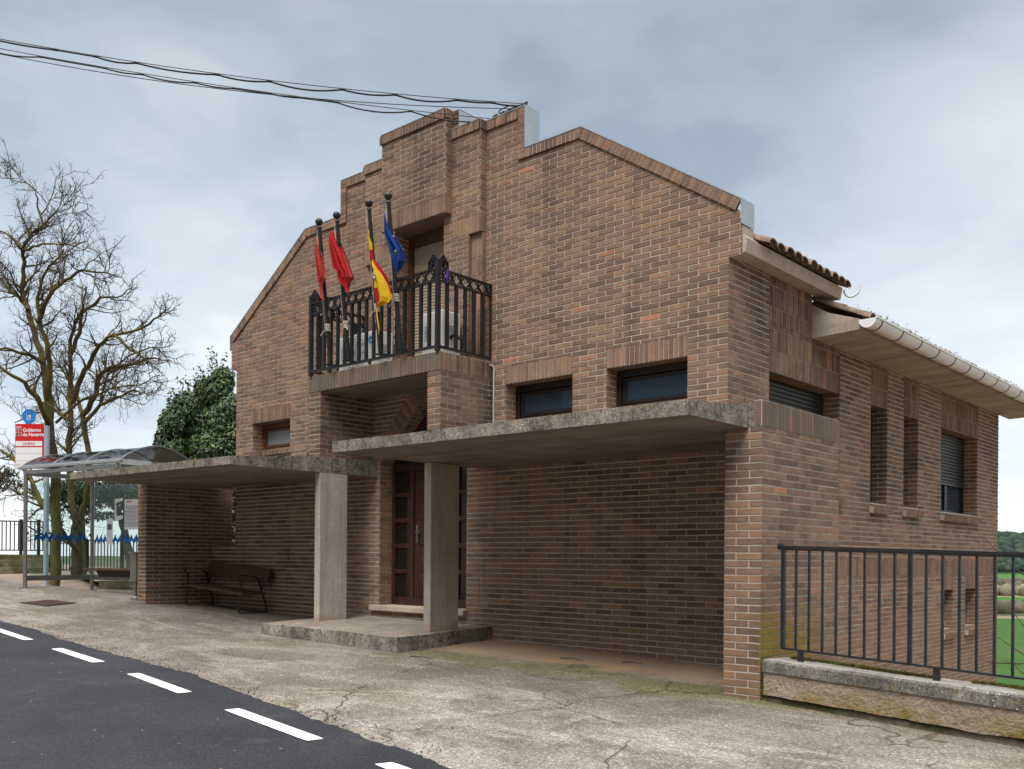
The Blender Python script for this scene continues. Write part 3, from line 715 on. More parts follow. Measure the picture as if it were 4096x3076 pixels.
# balcony door: shutter, frame
sh=MB()
def shutter(mb,org,U,N,w,z0,z1,pitch=.05,depth=.010,m=0):
    org=Vector(org);U=Vector(U);N=Vector(N); n=int((z1-z0)/pitch); k=5
    for i in range(n):
        for j in range(k):
            a,b=j/k,(j+1)/k; f=lambda t:depth*math.sin(math.pi*t)**.6 if 0<t<1 else 0
            za,zb=z1-(i+a)*pitch,z1-(i+b)*pitch
            pts=[org+Vector((0,0,zb))+N*f(b),org+U*w+Vector((0,0,zb))+N*f(b),org+U*w+Vector((0,0,za))+N*f(a),org+Vector((0,0,za))+N*f(a)]
            mb.face(pts if U.cross(Vector((0,0,1))).dot(N)>0 else pts[::-1],m)
    return z1-n*pitch
shutter(sh,(DL+.07,.20,0),(1,0,0),(0,-1,0),DR-DL-.14,BF,4.50,.045)
fr_=MB(); fr_.box(DL,DL+.075,.14,.24,BF,4.60); fr_.box(DR-.075,DR,.14,.24,BF,4.60); fr_.box(DL+.075,DR-.075,.13,.24,4.44,4.60)
bd=fr_.build('balcony_door',M_WOODF,hall,bevel=.004); sh.build('shutter',M_SHUTC,bd)
# railing
def frieze(mb,a,b,z0,z1,mod=.15,y=None,th=.016):
    a=Vector((*a,0)); b=Vector((*b,0)); L_=(b-a).length; d=(b-a)/L_; n=max(1,round(L_/mod)); q=L_/n
    for z in (z0,z1): mb.bar(a+Vector((0,0,z)),b+Vector((0,0,z)),.042,.020)
    for i in range(n+1):
        if i<n:
            p=a+d*(q*i); r=a+d*(q*(i+1)); c=(p+r)/2
            for s_,e_ in ((z0,z1),(z1,z0)): mb.bar(p+Vector((0,0,s_)),r+Vector((0,0,e_)),th,th,up=(d.y,-d.x,0))
            mb.bar(c+Vector((0,0,z0)),c+Vector((0,0,z1)),th,th,up=(d.y,-d.x,0))
rl=MB(); RX0,RX1,RY=-6.035,-3.455,-.965; FZ0,FZ1,RB=3.412,3.558,2.60
sides=[((RX0,RY),(RX1,RY)),((RX1,RY),(RX1,-.012)),((RX0,RY),(RX0,-.012))]
for a,b in sides:
    frieze(rl,a,b,FZ0,FZ1); A=Vector((*a,RB)); B=Vector((*b,RB)); rl.bar(A,B,.045,.03)
# gabled ornaments at the two street corners
def peak(mb,a,b):
    a=Vector((*a,0)); b=Vector((*b,0)); up=((b-a).y,-(b-a).x,0); Z=lambda z:Vector((0,0,z)); m_=(a+b)/2
    for p,q in ((a+Z(FZ1),a+Z(3.665)),(b+Z(FZ1),b+Z(3.665)),(a+Z(3.655),b+Z(3.655)),(a+Z(FZ1+.01),b+Z(3.65)),(b+Z(FZ1+.01),a+Z(3.65)),(a+Z(3.655),m_+Z(3.74)),(b+Z(3.655),m_+Z(3.74)),(m_+Z(3.6),m_+Z(3.735))): mb.bar(p,q,.026,.022,up=up)
peak(rl,(RX1-.16,RY),(RX1,RY)); peak(rl,(RX1,RY),(RX1,RY+.16)); peak(rl,(RX0,RY),(RX0+.16,RY)); peak(rl,(RX0,RY),(RX0,RY+.16))
for x in (RX0,RX1): rl.bar((x,RY,2.54),(x,RY,3.67),.052,.052)
for x in (RX0,RX1): rl.bar((x,-.012,2.60),(x,-.012,3.57),.035,.03)
for x in (-5.6,-4.75,-3.9): rl.bar((x,RY,2.545),(x,RY,2.60),.03,.03)
rail=rl.build('balcony_railing',M_BLACK,hall)
b0=MB(); b0.box(-.019,.019,-.019,.019,0,FZ0-RB-.01)
def baluster(x,y,first=[None]):
    if first[0] is None:
        o=b0.build('baluster',M_BLACK); first[0]=o
    else: o=first[0].copy(); COL.objects.link(o)
    o.parent=rail; o.location=Vector((x,y,RB+.01))-world_loc(rail)
n=17
for i in range(1,n): baluster(RX0+(RX1-RX0)*i/n,RY)
for i in range(1,6): baluster(RX1,RY+(-.012-RY)*i/6)
for i in range(1,6): baluster(RX0,RY+(-.012-RY)*i/6)
# ------------------------------------------------------------------ right flank of the house
sw=MB()
H1=(.95,2.918,.86,2.16); S1=(3.963,4.579,.80,2.16); S2=(5.233,5.855,.80,2.16); H3=(6.902,8.831,.80,2.16)
G1=(6.99,7.555,-1.11,-.47); G2=(8.212,8.838,-1.11,-.47)
sol=[]
for k_,w in enumerate((H1,S1,S2,H3)):
    z=2.16
    for r_ in range(2): sol.append((w[0],w[1],z,z+.2475)); z+=.2475
    sol.append((w[0],w[1],z,2.72 if k_ else 2.72))
u1=[(.95,2.06,2.72,2.90),(.95,2.06,2.90,3.145),(.95,2.06,3.145,3.25)]
band=(0,10.12,-.222,.018)
gs=[(g[0],g[1],g[3],-.232) for g in (G1,G2)]
kw2=dict(L=.25,H=.066,z0=kw['z0'],u0=.118,seed=201)
HH=[H1,S1,S2,H3,G1,G2,band]+sol+gs
bricks(sw,(0,0,0),SU,SN,(0,10.12,-3.6,2.735),HH,**kw2)
bricks(sw,(0,0,0),SU,SN,(0,2.06,2.735,3.26),sol+u1,**kw2)
for i,q in enumerate(sol):
    q=(q[0],q[1],q[2],min(q[3],2.72)); soldier(sw,(0,0,0),SU,SN,q,seed=210+i)
for i,q in enumerate(u1): soldier(sw,(0,0,0),SU,SN,q,seed=230+i)
soldier(sw,(0,0,0),SU,SN,(0,10.12,-.222,.018),seed=240); 
for i,q in enumerate(gs): soldier(sw,(0,0,0),SU,SN,q,seed=245+i)
bricks(sw,(0,10.12,0),(-1,0,0),(0,1,0),(0,9.4,-3.6,2.7),[],**kw2)
def reveal_x(w,dep,sd):
    bricks(sw,(0,w[1],0),(-1,0,0),(0,-1,0),(0,dep,w[2],w[3]),[],L=.25,H=.066,z0=kw['z0'],u0=-.125,seed=sd,out=.005)
    bricks(sw,(0,w[0],0),(-1,0,0),(0,1,0),(0,dep,w[2],w[3]),[],L=.25,H=.066,z0=kw['z0'],u0=-.125,seed=sd+1,out=.005)
    sw.face([(0,w[0],w[3]),(-dep,w[0],w[3]),(-dep,w[1],w[3]),(0,w[1],w[3])],0,.15)
    sw.face([(0,w[0],w[2]),(0,w[1],w[2]),(-dep,w[1],w[2]),(-dep,w[0],w[2])],1)
for i,w in enumerate((H1,S1,S2,H3,G1,G2)): reveal_x(w,.27,250+2*i)
sw.build('side_wall',BM,hall)
def sill_x(y0,y1,z,h=.125,out=.085):
    si=MB()
    n=max(2,round((y1-y0)/.066)); q=(y1-y0)/n
    for i in range(n):
        y=y0+i*q; e=random.uniform(-.004,.004); g=.005
        si.hexa([(-.1,y+g,z-h+.02),(out-.012+e,y+g,z-h),(out-.012+e,y+q-g,z-h),(-.1,y+q-g,z-h+.02)],[(-.24,y+g,z+.055),(out+e,y+g,z-.028),(out+e,y+q-g,z-.028),(-.24,y+q-g,z+.055)],0,random.random())
    si.hexa([(-.1,y0+.004,z-h+.024),(out-.02,y0+.004,z-h+.004),(out-.02,y1-.004,z-h+.004),(-.1,y1-.004,z-h+.024)],[(-.24,y0+.004,z+.048),(out-.008,y0+.004,z-.035),(out-.008,y1-.004,z-.035),(-.24,y1-.004,z+.048)],1)
    si.build('sill',BM,hall)
sill_x(3.93,4.62,.775); sill_x(5.20,5.89,.775); sill_x(6.86,8.87,.775); sill_x(.90,2.99,.835); sill_x(6.95,7.60,-1.14); sill_x(8.17,8.88,-1.14)
def window_x(w,shz,nm):
    f=MB(); x0,x1=-.275,-.215; a,b,c,d=w; t=.06
    f.box(x0,x1,a,a+t,c,d); f.box(x0,x1,b-t,b,c,d); f.box(x0,x1,a+t,b-t,d-.05,d); f.box(x0,x1,a+t,b-t,c,c+t)
    m_=(a+b)/2
    if b-a>1: f.box(x0+.008,x1-.008,m_-.05,m_+.05,c+t,d-.05)
    o=f.build(nm,M_FRAME,hall,bevel=.004)
    g=MB(); g.box(x0+.015,x0+.022,a+t,b-t,c+t,d-.05); g.build('pane',M_PANE,o)
    k=MB(); k.box(x0-.03,x0-.01,a,b,c,d); k.build('dark_room_backing',M_DARK,o)  # near-black sheet standing for the room's shade
    if shz is not None:
        s=MB(); e=shutter(s,(x1+.004,a+t*.5,0),(0,1,0),(1,0,0),b-a-t,shz,d-.02,.055,.013); s.bar((x1+.01,a+t*.5,e-.012),(x1+.01,b-t*.5,e-.012),.016,.03); s.build('roller_shutter',M_SHUTD,o)
    return o
window_x(H1,.9,'window'); window_x(S1,None,'window'); window_x(S2,None,'window'); window_x(H3,1.27,'window'); window_x(G1,None,'window'); window_x(G2,None,'window')

# ------------------------------------------------------------------ eaves, roofs, gutter
ev=MB()
ev.prism([(.012,.253,3.245),(.2,.253,3.245),(.225,.253,3.385),(.012,.253,3.50)],(0,2.20,0),0); ev.prism([(.163,.004,3.236),(.2,.004,3.245),(.225,.004,3.385),(.163,.004,3.44)],(0,.249,0),0)
ev.build('eaves_slab',M_FASC,hall)
ev2=MB()
ev2.prism([(0.009,2.062,2.722),(.60,2.062,2.745),(.60,2.062,2.87),(.22,2.062,3.0),(.009,2.062,3.13)],(0,8.75,0),0)
ev2.build('eaves_slab',[M_EAVE],hall); ev2=MB()
ev2.prism([(-9.47-.009,.255,3.245),(-9.47-.2,.255,3.245),(-9.47-.225,.255,3.385),(-9.479,.255,3.50)],(0,2.2,0),0)
ev2.build('eaves_slab',M_FASC,hall)
rf=MB()
# barrel tiles at the upper eave, ends towards the flank
rg=random.Random(9)
def tile_row(x,z,y0,y1,slope,n_up,pitch=.20):
    n=int((y1-y0)/pitch)
    for i in range(n):
        y=y0+(i+.5)*pitch; e=rg.uniform(-.012,.012)
        for j in range(n_up):
            xa=x-j*.34+e+rg.uniform(-.012,.012); za=z+j*.34*slope
            r1,r2=.105,.088; k=8; ln_=.42
            A=[];B=[];A2=[];B2=[]
            for q in range(k+1):
                an=math.pi*q/k; A.append(Vector((xa,y+r1*math.cos(an),za+r1*.72*math.sin(an)))); B.append(Vector((xa-ln_,y+r2*math.cos(an),za+ln_*slope+r2*.72*math.sin(an))))
                A2.append(Vector((xa,y+(r1-.014)*math.cos(an),za+(r1*.72-.014)*math.sin(an)))); B2.append(Vector((xa-ln_,y+(r2-.014)*math.cos(an),za+ln_*slope+(r2*.72-.014)*math.sin(an))))
            for q in range(k):
                rf.face([A[q],A[q+1],B[q+1],B[q]],0); rf.face([A2[q+1],A2[q],B2[q],B2[q+1]],0); rf.face([A[q],A2[q],A2[q+1],A[q+1]],0)
            # channel tile between the covers
            C=[Vector((xa-.03,y+pitch/2+.075*math.cos(an),za+.055-.06*math.sin(an))) for an in [math.pi*q/6 for q in range(7)]]
            D=[c+Vector((-ln_,0,ln_*slope)) for c in C]
            for q in range(6): rf.face([C[q],D[q],D[q+1],C[q+1]],0)
tile_row(.33,3.385,.30,2.52,.45,3)
tile_row(.70,2.885,2.15,10.75,.45,2)
# roof slopes
rf.face([(.25,.26,3.41),(.25,2.5,3.41),(-4.73,2.5,5.15),(-4.73,.26,5.15)],0); rf.face([(-9.70,.26,3.41),(-4.73,.26,5.15),(-4.73,2.5,5.15),(-9.70,2.5,3.41)],0)
rf.face([(.55,2.07,2.95),(.55,10.8,2.95),(-4.73,10.8,5.12),(-4.73,2.07,5.12)],0); rf.face([(-10.0,2.07,2.95),(-4.73,2.07,5.12),(-4.73,10.8,5.12),(-10.0,10.8,2.95)],0)
rf.face([(.01,10.13,2.7),(-9.47,10.13,2.7),(-4.73,10.13,5.05)],0)
roof=rf.build('roof',M_TILE,hall)
# gutter
gt=MB()
def halfround(y0,y1,cx,cz,r,m=0,seg=12,th=.008,lip=True):
    for rr,inv in ((r,0),(r-th,1)):
        for q in range(seg):
            a0=math.pi+math.pi*q/seg; a1=math.pi+math.pi*(q+1)/seg
            p=[(cx+rr*math.cos(a0),y0,cz+rr*math.sin(a0)),(cx+rr*math.cos(a0),y1,cz+rr*math.sin(a0)),(cx+rr*math.cos(a1),y1,cz+rr*math.sin(a1)),(cx+rr*math.cos(a1),y0,cz+rr*math.sin(a1))]
            gt.face(p if not inv else p[::-1],m)
    gt.face([(cx+(r)*math.cos(math.pi*q/seg+math.pi),y0,cz+r*math.sin(math.pi*q/seg+math.pi)) for q in range(seg+1)],m)
    if lip: gt.tube([(cx+r+.004,y0,cz+.004),(cx+r+.004,y1,cz+.004)],.014,8)
halfround(2.0,10.85,.715,2.84,.104)
g_=gt.build('gutter',M_GUT,hall)
bkm=MB()
rr=.112; pts=[(.715+rr*math.cos(a),0,2.84+rr*math.sin(a)) for a in [math.pi+math.pi*q/12 for q in range(13)]]
for q in range(12):
    a,b=Vector(pts[q]),Vector(pts[q+1]); 
    for dy in (-.008,): bkm.hexa([a+Vector((0,dy,0)),b+Vector((0,dy,0)),b+Vector((0,dy+.016,0)),a+Vector((0,dy+.016,0))],[Vector((.715,dy,2.84))+(a-Vector((.715,0,2.84)))*.93,Vector((.715,dy,2.84))+(b-Vector((.715,0,2.84)))*.93,Vector((.715,dy+.016,2.84))+(b-Vector((.715,0,2.84)))*.93,Vector((.715,dy+.016,2.84))+(a-Vector((.715,0,2.84)))*.93])
br=bkm.build('bracket',M_RUST); br.parent=g_; br.location=Vector((0,2.2,0))-world_loc(g_)
for i in range(1,13):
    o=br.copy(); COL.objects.link(o); o.location=br.location+Vector((0,i*.68,0))
# bare bracket at the end of the upper eave
hk=MB(); hk.tube([(.235+.10-.10*math.cos(a)+.0,2.47,3.36-.10*math.sin(a)) for a in [math.pi*q/10 for q in range(11)]]+[(.435,2.47,3.40)],.013,6)
hk.build('gutter_hook',M_GUT,hall,smooth=True)
gl=MB(); gt=gl
halfround(.26,2.3,-9.79,3.40,.085); gl.build('gutter',M_GUT,hall)

# ------------------------------------------------------------------ weeds on the roof edge, moss on the coping
wd=MB(); rg=random.Random(21)
for i in range(6500):
    y=2.5+8.2*rg.random()**.9; dens=.5+.5*mnoise.noise(Vector((y*1.1,3,0)))
    if rg.random()>dens*1.1: continue
    x=.60-rg.random()*.35; z=2.93+(.6-x)*.45; h=(.03+.10*rg.random()**2.)*(.5+dens)
    a=rg.uniform(0,6.28); lean=Vector((math.cos(a),math.sin(a),0))*h*rg.uniform(.1,.7); p=Vector((x,y,z)); t_=p+lean+Vector((0,0,h)); s_=Vector((-math.sin(a),math.cos(a),0))*.007
    wd.face([p-s_,p+s_,t_],0,rg.random())
    if rg.random()<.35:
        for k in range(4):
            c=p+(t_-p)*rg.uniform(.5,1.)+Vector((rg.uniform(-.02,.02),rg.uniform(-.02,.02),rg.uniform(-.02,.02))); e=.012
            wd.face([c+Vector((e,0,0)),c+Vector((0,e,0)),c+Vector((-e,0,e)),],0,rg.random())
tag(wd.build('roof_weeds',M_WEED),'dry grass and weeds growing out of the tiles above the white gutter','weeds',kind='stuff')

# ------------------------------------------------------------------ air-conditioning units
def ac_unit(x0,x1,y0,y1,z0,z1,label,fan=True,vent=False):
    r=root('air_conditioner',label,'air conditioner',((x0+x1)/2,(y0+y1)/2,z0),'air conditioners on the balcony')
    b=MB(); b.box(x0,x1,y0,y1,z0+.05,z1); c=b.build('casing',M_WHITE,r,bevel=.015)
    
    for xf in (x0+.05,x1-.10): f=MB(); f.box(xf,xf+.05,y0+.02,y1-.02,z0,z0+.05); f.build('foot',M_GREYP,r)
    g=MB()
    if fan:
        cx,cz,ra=x0+(x1-x0)*.40,(z0+z1)/2+.02,min(x1-x0,z1-z0)*.44
        g.box(x0+.03,x0+(x1-x0)*.74,y0-.004,y0+.001,z0+.09,z1-.03,1)
        for k in range(6): 
            q=ra*(.25+.15*k); g.tube([(cx+q*math.cos(a),y0-.008,cz+q*math.sin(a)) for a in [2*math.pi*i/28 for i in range(29)]],.0035,4,0)
        for k in range(12): a=math.pi*2*k/12; g.bar((cx,y0-.008,cz),(cx+ra*math.cos(a),y0-.008,cz+ra*math.sin(a)),.004,.004)
    v=MB()
    for i in range(7):
        z=z1-.20-.028*i; v.box(x1-.002+.0,x1+.003,y0+.07,y1-.07,z,z+.012,0)
        if vent: g.box(x0+.06,x0+.06+.12,y0-.003,y0+.002,z,z+.012,0)
    v.build('side_vent',[M_GREYP],r); g.build('grille',[M_GREYP,M_WHITE],r)
    return r
A1=ac_unit(-5.98,-5.14,-.52,-.22,2.546,3.15,'white air conditioner with round fan grille, left end of the balcony')
em=MB(); em.tube([(-5.26+.035*math.cos(a),-.528,3.03+.045*math.sin(a)) for a in [math.pi*.2+i*.25 for i in range(21)]],.006,5); em.tube([(-5.26+.02*math.cos(a),-.528,3.03+.026*math.sin(a)) for a in [i*.4 for i in range(12)]],.006,5)
em.build('logo',M_SBLU,A1)
ac_unit(-4.19,-3.80,-.55,-.22,2.546,3.20,'white air conditioner behind the right corner of the balcony railing',fan=False,vent=True)
cw=MB(); cw.tube([(-3.80,-.4,2.86),(-3.70,-.42,2.88),(-3.62,-.38,2.80),(-3.60,-.33,2.66),(-3.66,-.2,2.58),(-3.7,-.05,2.57)],.022,7); tag(cw.build('refrigerant_hose',M_CABLE,smooth=True),'black hose looping down from the air conditioner behind the railing corner','hose'); cw=MB(); cw.tube([(-5.14,-.4,2.68),(-5.05,-.42,2.70),(-4.9,-.36,2.62),(-4.8,-.12,2.57)],.018,7)
tag(cw.build('refrigerant_hose',M_CABLE,smooth=True),'black hose of the air conditioner at the left end of the balcony','hose')

# ------------------------------------------------------------------ flagpoles and flags
POLES=[(-5.495,-5.40,4.505),(-5.10,-5.02,4.51),(-4.45,-4.365,4.50),(-4.058,-3.995,4.51)]
pl_lab=['black flagpole carrying the narrow faded red flag, outermost on the left','black flagpole carrying the bright red flag, second from the left','black flagpole carrying the red and yellow flag','black flagpole carrying the blue starred flag, nearest the door']
def pole_pt(i,z):
    xb,xt,zt_=POLES[i]; t=(z-2.60)/(zt_-2.60); return Vector((xb+(xt-xb)*t,-1.03-.29*t,z))
for i in range(4):
    b=pole_pt(i,2.62); t=pole_pt(i,4.40); d=(t-b).normalized()
    r=root('flagpole',pl_lab[i],'flagpole',tuple(b),'flagpoles on the balcony railing')
    m=MB(); m.tube([b,b+(t-b)*.55,t],[.030,.027,.024],12); m.build('pole',M_BLACK,r,smooth=True)
    f=MB(); c=t+d*.085
    prof=[]
    f.tube([t,t+d*.02,t+d*.028],[.03,.03,.016],12)
    f.tube([c+d*(.05*math.sin(a)) for a in [-math.pi/2+math.pi*q/10 for q in range(11)]],[max(.001,.05*math.cos(a)) for a in [-math.pi/2+math.pi*q/10 for q in range(11)]],14)
    f.tube([c-d*.004,c+d*.004],[.0525,.0525],14)
    f.build('finial',M_BLACK,r,smooth=True)
    h=MB(); o=Vector((-.042,-.012,0)); h.tube([t-d*.06+o,t-d*.8+o*.95,t-d*1.40+o*.9],.0035,5); 
    h.tube([t-d*.03+Vector((-.028,-.01,0)),t-d*.10+Vector((-.06,-.01,0)),t-d*.2+Vector((-.045,-.012,0))],.006,5)
    zc=3.10 if i!=1 else 3.08; w=pole_pt(i,zc+[-.03,-.03,.06,.12][i])
    for k in range(5):
        p=w+d*(.020*k); h.tube([p+Vector((.036*math.cos(a),.036*math.sin(a),0)) for a in [2*math.pi*q/10 for q in range(11)]],.008,5)
    h.tube([w+Vector((.03,-.04,.02)),w+Vector((.10,-.05,-.05))] if i==1 else [w+Vector((-.03,-.04,.0)),w+Vector((-.09,-.05,-.06))],.007,5)
    h.build('halyard',M_ROPE,r,smooth=True)
    s=MB(); p=pole_pt(i,3.5); s.bar(p,(p.x+.12,RY,FZ1-.02),.018,.018); s.build('bracket',M_BLACK,r); s=MB(); s.bar(p+Vector((0,0,-.9)),(p.x+.02,RY,RB+.02),.018,.018); s.build('bracket',M_BLACK,r)
Zf=lambda X,Y:(1200+X/2.768,750+Y/2.768)
def flag(name_label,left,right,mats,mfun,folds,amp,yoff,ncol=22,nrow=46,seed=0,extra=None):
    """cloth hung from two edge curves, pleated by folds"""
    def interp(c,v):
        for (a,xa),(b,xb) in zip(c,c[1:]):
            if a<=v<=b: return xa+(xb-xa)*(v-a)/(b-a)
        return c[-1][1]
    m=MB(); rg=random.Random(seed); ph=rg.random()*6
    lt=[(y,x) for x,y in left]; rt=[(y,x) for x,y in right]
    y0=max(lt[0][0],rt[0][0]); P=[]
    for j in range(nrow+1):
        row=[]; t=j/nrow
        yl=lt[0][0]+(lt[-1][0]-lt[0][0])*t; yr=rt[0][0]+(rt[-1][0]-rt[0][0])*t
        L_=on_y(*Zf(interp(lt,yl),yl),-1.26+yoff); R_=on_y(*Zf(interp(rt,yr),yr),-1.26+yoff)
        for i in range(ncol+1):
            u=i/ncol; q=L_+(R_-L_)*u; w=(R_-L_).length
            q=q+Vector((0,-(amp*(1-.55*t)*min(1,w/.12))*(math.sin(2*math.pi*folds*u+ph+1.3*t)*.5+.3*math.sin(2*math.pi*folds*1.9*u+2*ph-2*t))-.02*math.sin(math.pi*u),0))
            q.z+=.004*math.sin(2*math.pi*folds*u+ph)*t
            row.append(q)
        P.append(row)
    for j in range(nrow):
        for i in range(ncol):
            m.face([P[j+1][i],P[j+1][i+1],P[j][i+1],P[j][i]],mfun((i+.5)/ncol,(j+.5)/nrow))
    if extra: extra(m,P)
    o=m.build('flag',mats,None,smooth=False,label=name_label,cat='flag',group='flags on the balcony',origin=tuple(P[0][0]))
    import bmesh
    bmx=bmesh.new(); bmx.from_mesh(o.data); bmesh.ops.remove_doubles(bmx,verts=bmx.verts,dist=.0004); bmx.to_mesh(o.data); bmx.free()
    o.data.polygons.foreach_set('use_smooth',[True]*len(o.data.polygons))
    so=o.modifiers.new('cloth_thickness','SOLIDIFY'); so.thickness=.003
    return o
flag('narrow faded red flag hanging limp with a frayed torn tail',[(178,560),(192,720),(207,880),(212,1000),(222,1110),(232,1190),(258,1255)],[(190,560),(235,680),(262,800),(278,880),(288,1000),(262,1050),(250,1120),(262,1180),(272,1262)],[M_FRED,M_RED],lambda u,v:0 if u>.35 or v>.6 else 1,2.,.075,0,seed=1)
flag('bright red flag hanging in deep folds with a pointed end',[(360,485),(366,650),(376,780),(386,905),(424,925),(432,1000),(452,1060),(492,1105),(538,1175)],[(382,485),(438,630),(498,780),(542,890),(582,1000),(552,1022),(536,1060),(530,1110),(546,1182)],[M_RED,M_FRED],lambda u,v:1 if u>.86 and v>.35 else 0,3.,.11,0,seed=2)
def sp(u,v):
    return 0 if v<.22 else (1 if v<.74 else 0)
flag('red and yellow striped flag, its upper part wound around the pole',[(734,378),(750,500),(764,660),(778,806)],[(744,378),(788,520),(806,690),(816,802)],[M_CRIM,M_YEL],sp,1.2,.02,0,ncol=10,seed=3)
def sp2(u,v):
    if u-.42*v>.60-.02 and v<.70: return 0 if u-.55*v>.52 else 1
    if v>.60 and u<.40+ .25*(v-.6): return 0
    return 1
def crest(m,P):
    # heraldic shield, simplified: quarters, crown and two pillars
    def pt(u,v,off=-.012):
        j=v*(len(P)-1); i=u*(len(P[0])-1); j0,i0=int(j),int(i); j1,i1=min(j0+1,len(P)-1),min(i0+1,len(P[0])-1); a,b=j-j0,i-i0
        q=(P[j0][i0]*(1-b)+P[j0][i1]*b)*(1-a)+(P[j1][i0]*(1-b)+P[j1][i1]*b)*a; return q+Vector((0,off,0))
    def quad(u0,u1,v0,v1,mt): m.face([pt(u0,v1),pt(u1,v1),pt(u1,v0),pt(u0,v0)],mt)
    quad(.06,.20,.30,.35,0); quad(.21,.36,.30,.35,2); quad(.06,.20,.355,.40,2); quad(.21,.36,.355,.40,0); quad(.10,.33,.405,.43,0)
    quad(.10,.32,.25,.285,0); quad(.0,.04,.27,.42,2); quad(.39,.43,.27,.42,2)
flag('wider billowing part of the red and yellow striped flag with a coat of arms',[(816,800),(806,900),(804,1000),(804,1150),(815,1230),(830,1275),(852,1318)],[(822,800),(892,890),(958,985),(1000,1085),(1020,1215),(990,1268),(930,1292),(858,1322)],[M_CRIM,M_YEL,M_SWHT],sp2,1.2,.07,-.02,ncol=46,nrow=84,seed=5,extra=crest)
def stars(m,P):
    for (u,v) in ((.86,.33),(.80,.41),(.62,.66),(.45,.70),(.85,.62)):
        j=int(v*(len(P)-1)); i=int(u*(len(P[0])-1)); c=P[j][i]+Vector((0,-.014,0)); r=.028
        pts=[]
        for k in range(10):
            a=math.pi/2+math.pi*k/5; q=r if k%2==0 else r*.42; pts.append(c+Vector((q*math.cos(a),0,q*math.sin(a))))
        for k in range(10): m.face([c,pts[k],pts[(k+1)%10]],1)
flag('blue flag with yellow stars tied to its pole',[(945,292),(962,440),(976,570),(994,728),(1012,742),(1034,830),(1052,890),(1084,938)],[(951,292),(1006,440),(1058,560),(1104,620),(1152,692),(1156,815),(1118,880),(1090,942)],[M_BLUE,M_YEL],lambda u,v:0,2.2,.10,0,seed=6,extra=stars)
tl=MB(); a=on_y(*Zf(850,1320),-1.27); tl.tube([a,on_y(*Zf(852,1420),-1.27),on_y(*Zf(868,1520),-1.27),on_y(*Zf(876,1570),-1.27),on_y(*Zf(866,1625),-1.27)],[.012,.011,.010,.008,.003],5)
tag(tl.build('flag_ribbon',M_YEL),'thin yellow ribbon trailing below the red and yellow flag','ribbon')
rg_=MB(); 
for k in range(5):
    p=Vector((RX1-.0+.03,RY+.13,3.56)); rg_.tube([p+Vector((.0,.004*k,.01)),p+Vector((.015*math.sin(k*2),-.02*math.cos(k*3),-.10)),p+Vector((.03*math.sin(k*3+1),.02*math.cos(k),-.13-.012*k))],[.008,.010,.003],5)
tag(rg_.build('rag',M_PURP),'small purple rag knotted to the corner of the balcony railing','rag')

# ------------------------------------------------------------------ bench
bn=root('wooden_bench','weathered plank bench with black iron arms under the left canopy','bench',(-9.1,-.4,-.90))
zb=lambda x:-.545-.0625*(x+9.19)                 # seat height follows the sloping ground
def plank(name,y0,y1,dz0,dz1,x0,x1,tilt=0):
    m=MB(); n=14; rg=random.Random(name)
    for i in range(n):
        xa=x0+(x1-x0)*i/n; xb=x0+(x1-x0)*(i+1)/n
        ra,rb=mnoise.noise(Vector((xa*4,y0,1)))*.014,mnoise.noise(Vector((xb*4,y0,1)))*.014
        m.hexa([(xa,y0+ra,zb(xa)+dz0),(xb,y0+rb,zb(xb)+dz0),(xb,y1,zb(xb)+dz0+tilt*0),(xa,y1,zb(xa)+dz0)],[(xa,y0+ra+tilt,zb(xa)+dz1),(xb,y0+rb+tilt,zb(xb)+dz1),(xb,y1+tilt,zb(xb)+dz1+rb*.6),(xa,y1+tilt,zb(xa)+dz1+ra*.6)])
    return m.build(name,M_BWOOD,bn,bevel=.004)
plank('seat',-.64,-.20,-.035,.005,-10.10,-8.26)
plank('backrest',-.20,-.155,.15,.385,-10.07,-8.24,.075)
for x in (-9.98,-8.36):
    z=zb(x); g=gz(x,-.4); m=MB()
    def strap(pts,w=.05,h=.011):
        pts=[Vector((x,p[0],p[1])) for p in pts]
        for a,b in zip(pts,pts[1:]): m.bar(a,b+(b-a).normalized()*.004,w,h,up=Vector((0,1,0)) if abs((b-a).normalized().z)>.7 else (0,0,1))
    curl=[(-.60+.0-.055*math.sin(a),z+.17+.055-.055*math.cos(a)) for a in [0,.5,1.,1.57,2.1,2.6,3.1]]
    gf,gb=gz(x,-.63)+.008,gz(x,-.12)+.008
    strap([(-.30,gf+.02),(-.42,gf+.015),(-.55,gf+.004),(-.60,gf+.006),(-.625,gf+.03),(-.628,gf+.08),(-.60,z-.02),(-.60,z+.165)]+curl+[(-.40,z+.265),(-.27,z+.22),(-.235,z+.13),(-.20,z+.0),(-.12,gb+.12),(-.11,gb+.05),(-.12,gb+.01),(-.30,gf+.02)])
    strap([(-.215,z-.0),(-.13,z+.22)],.04,.012)
    m.build('arm_frame',M_IRON,bn,bevel=.003)
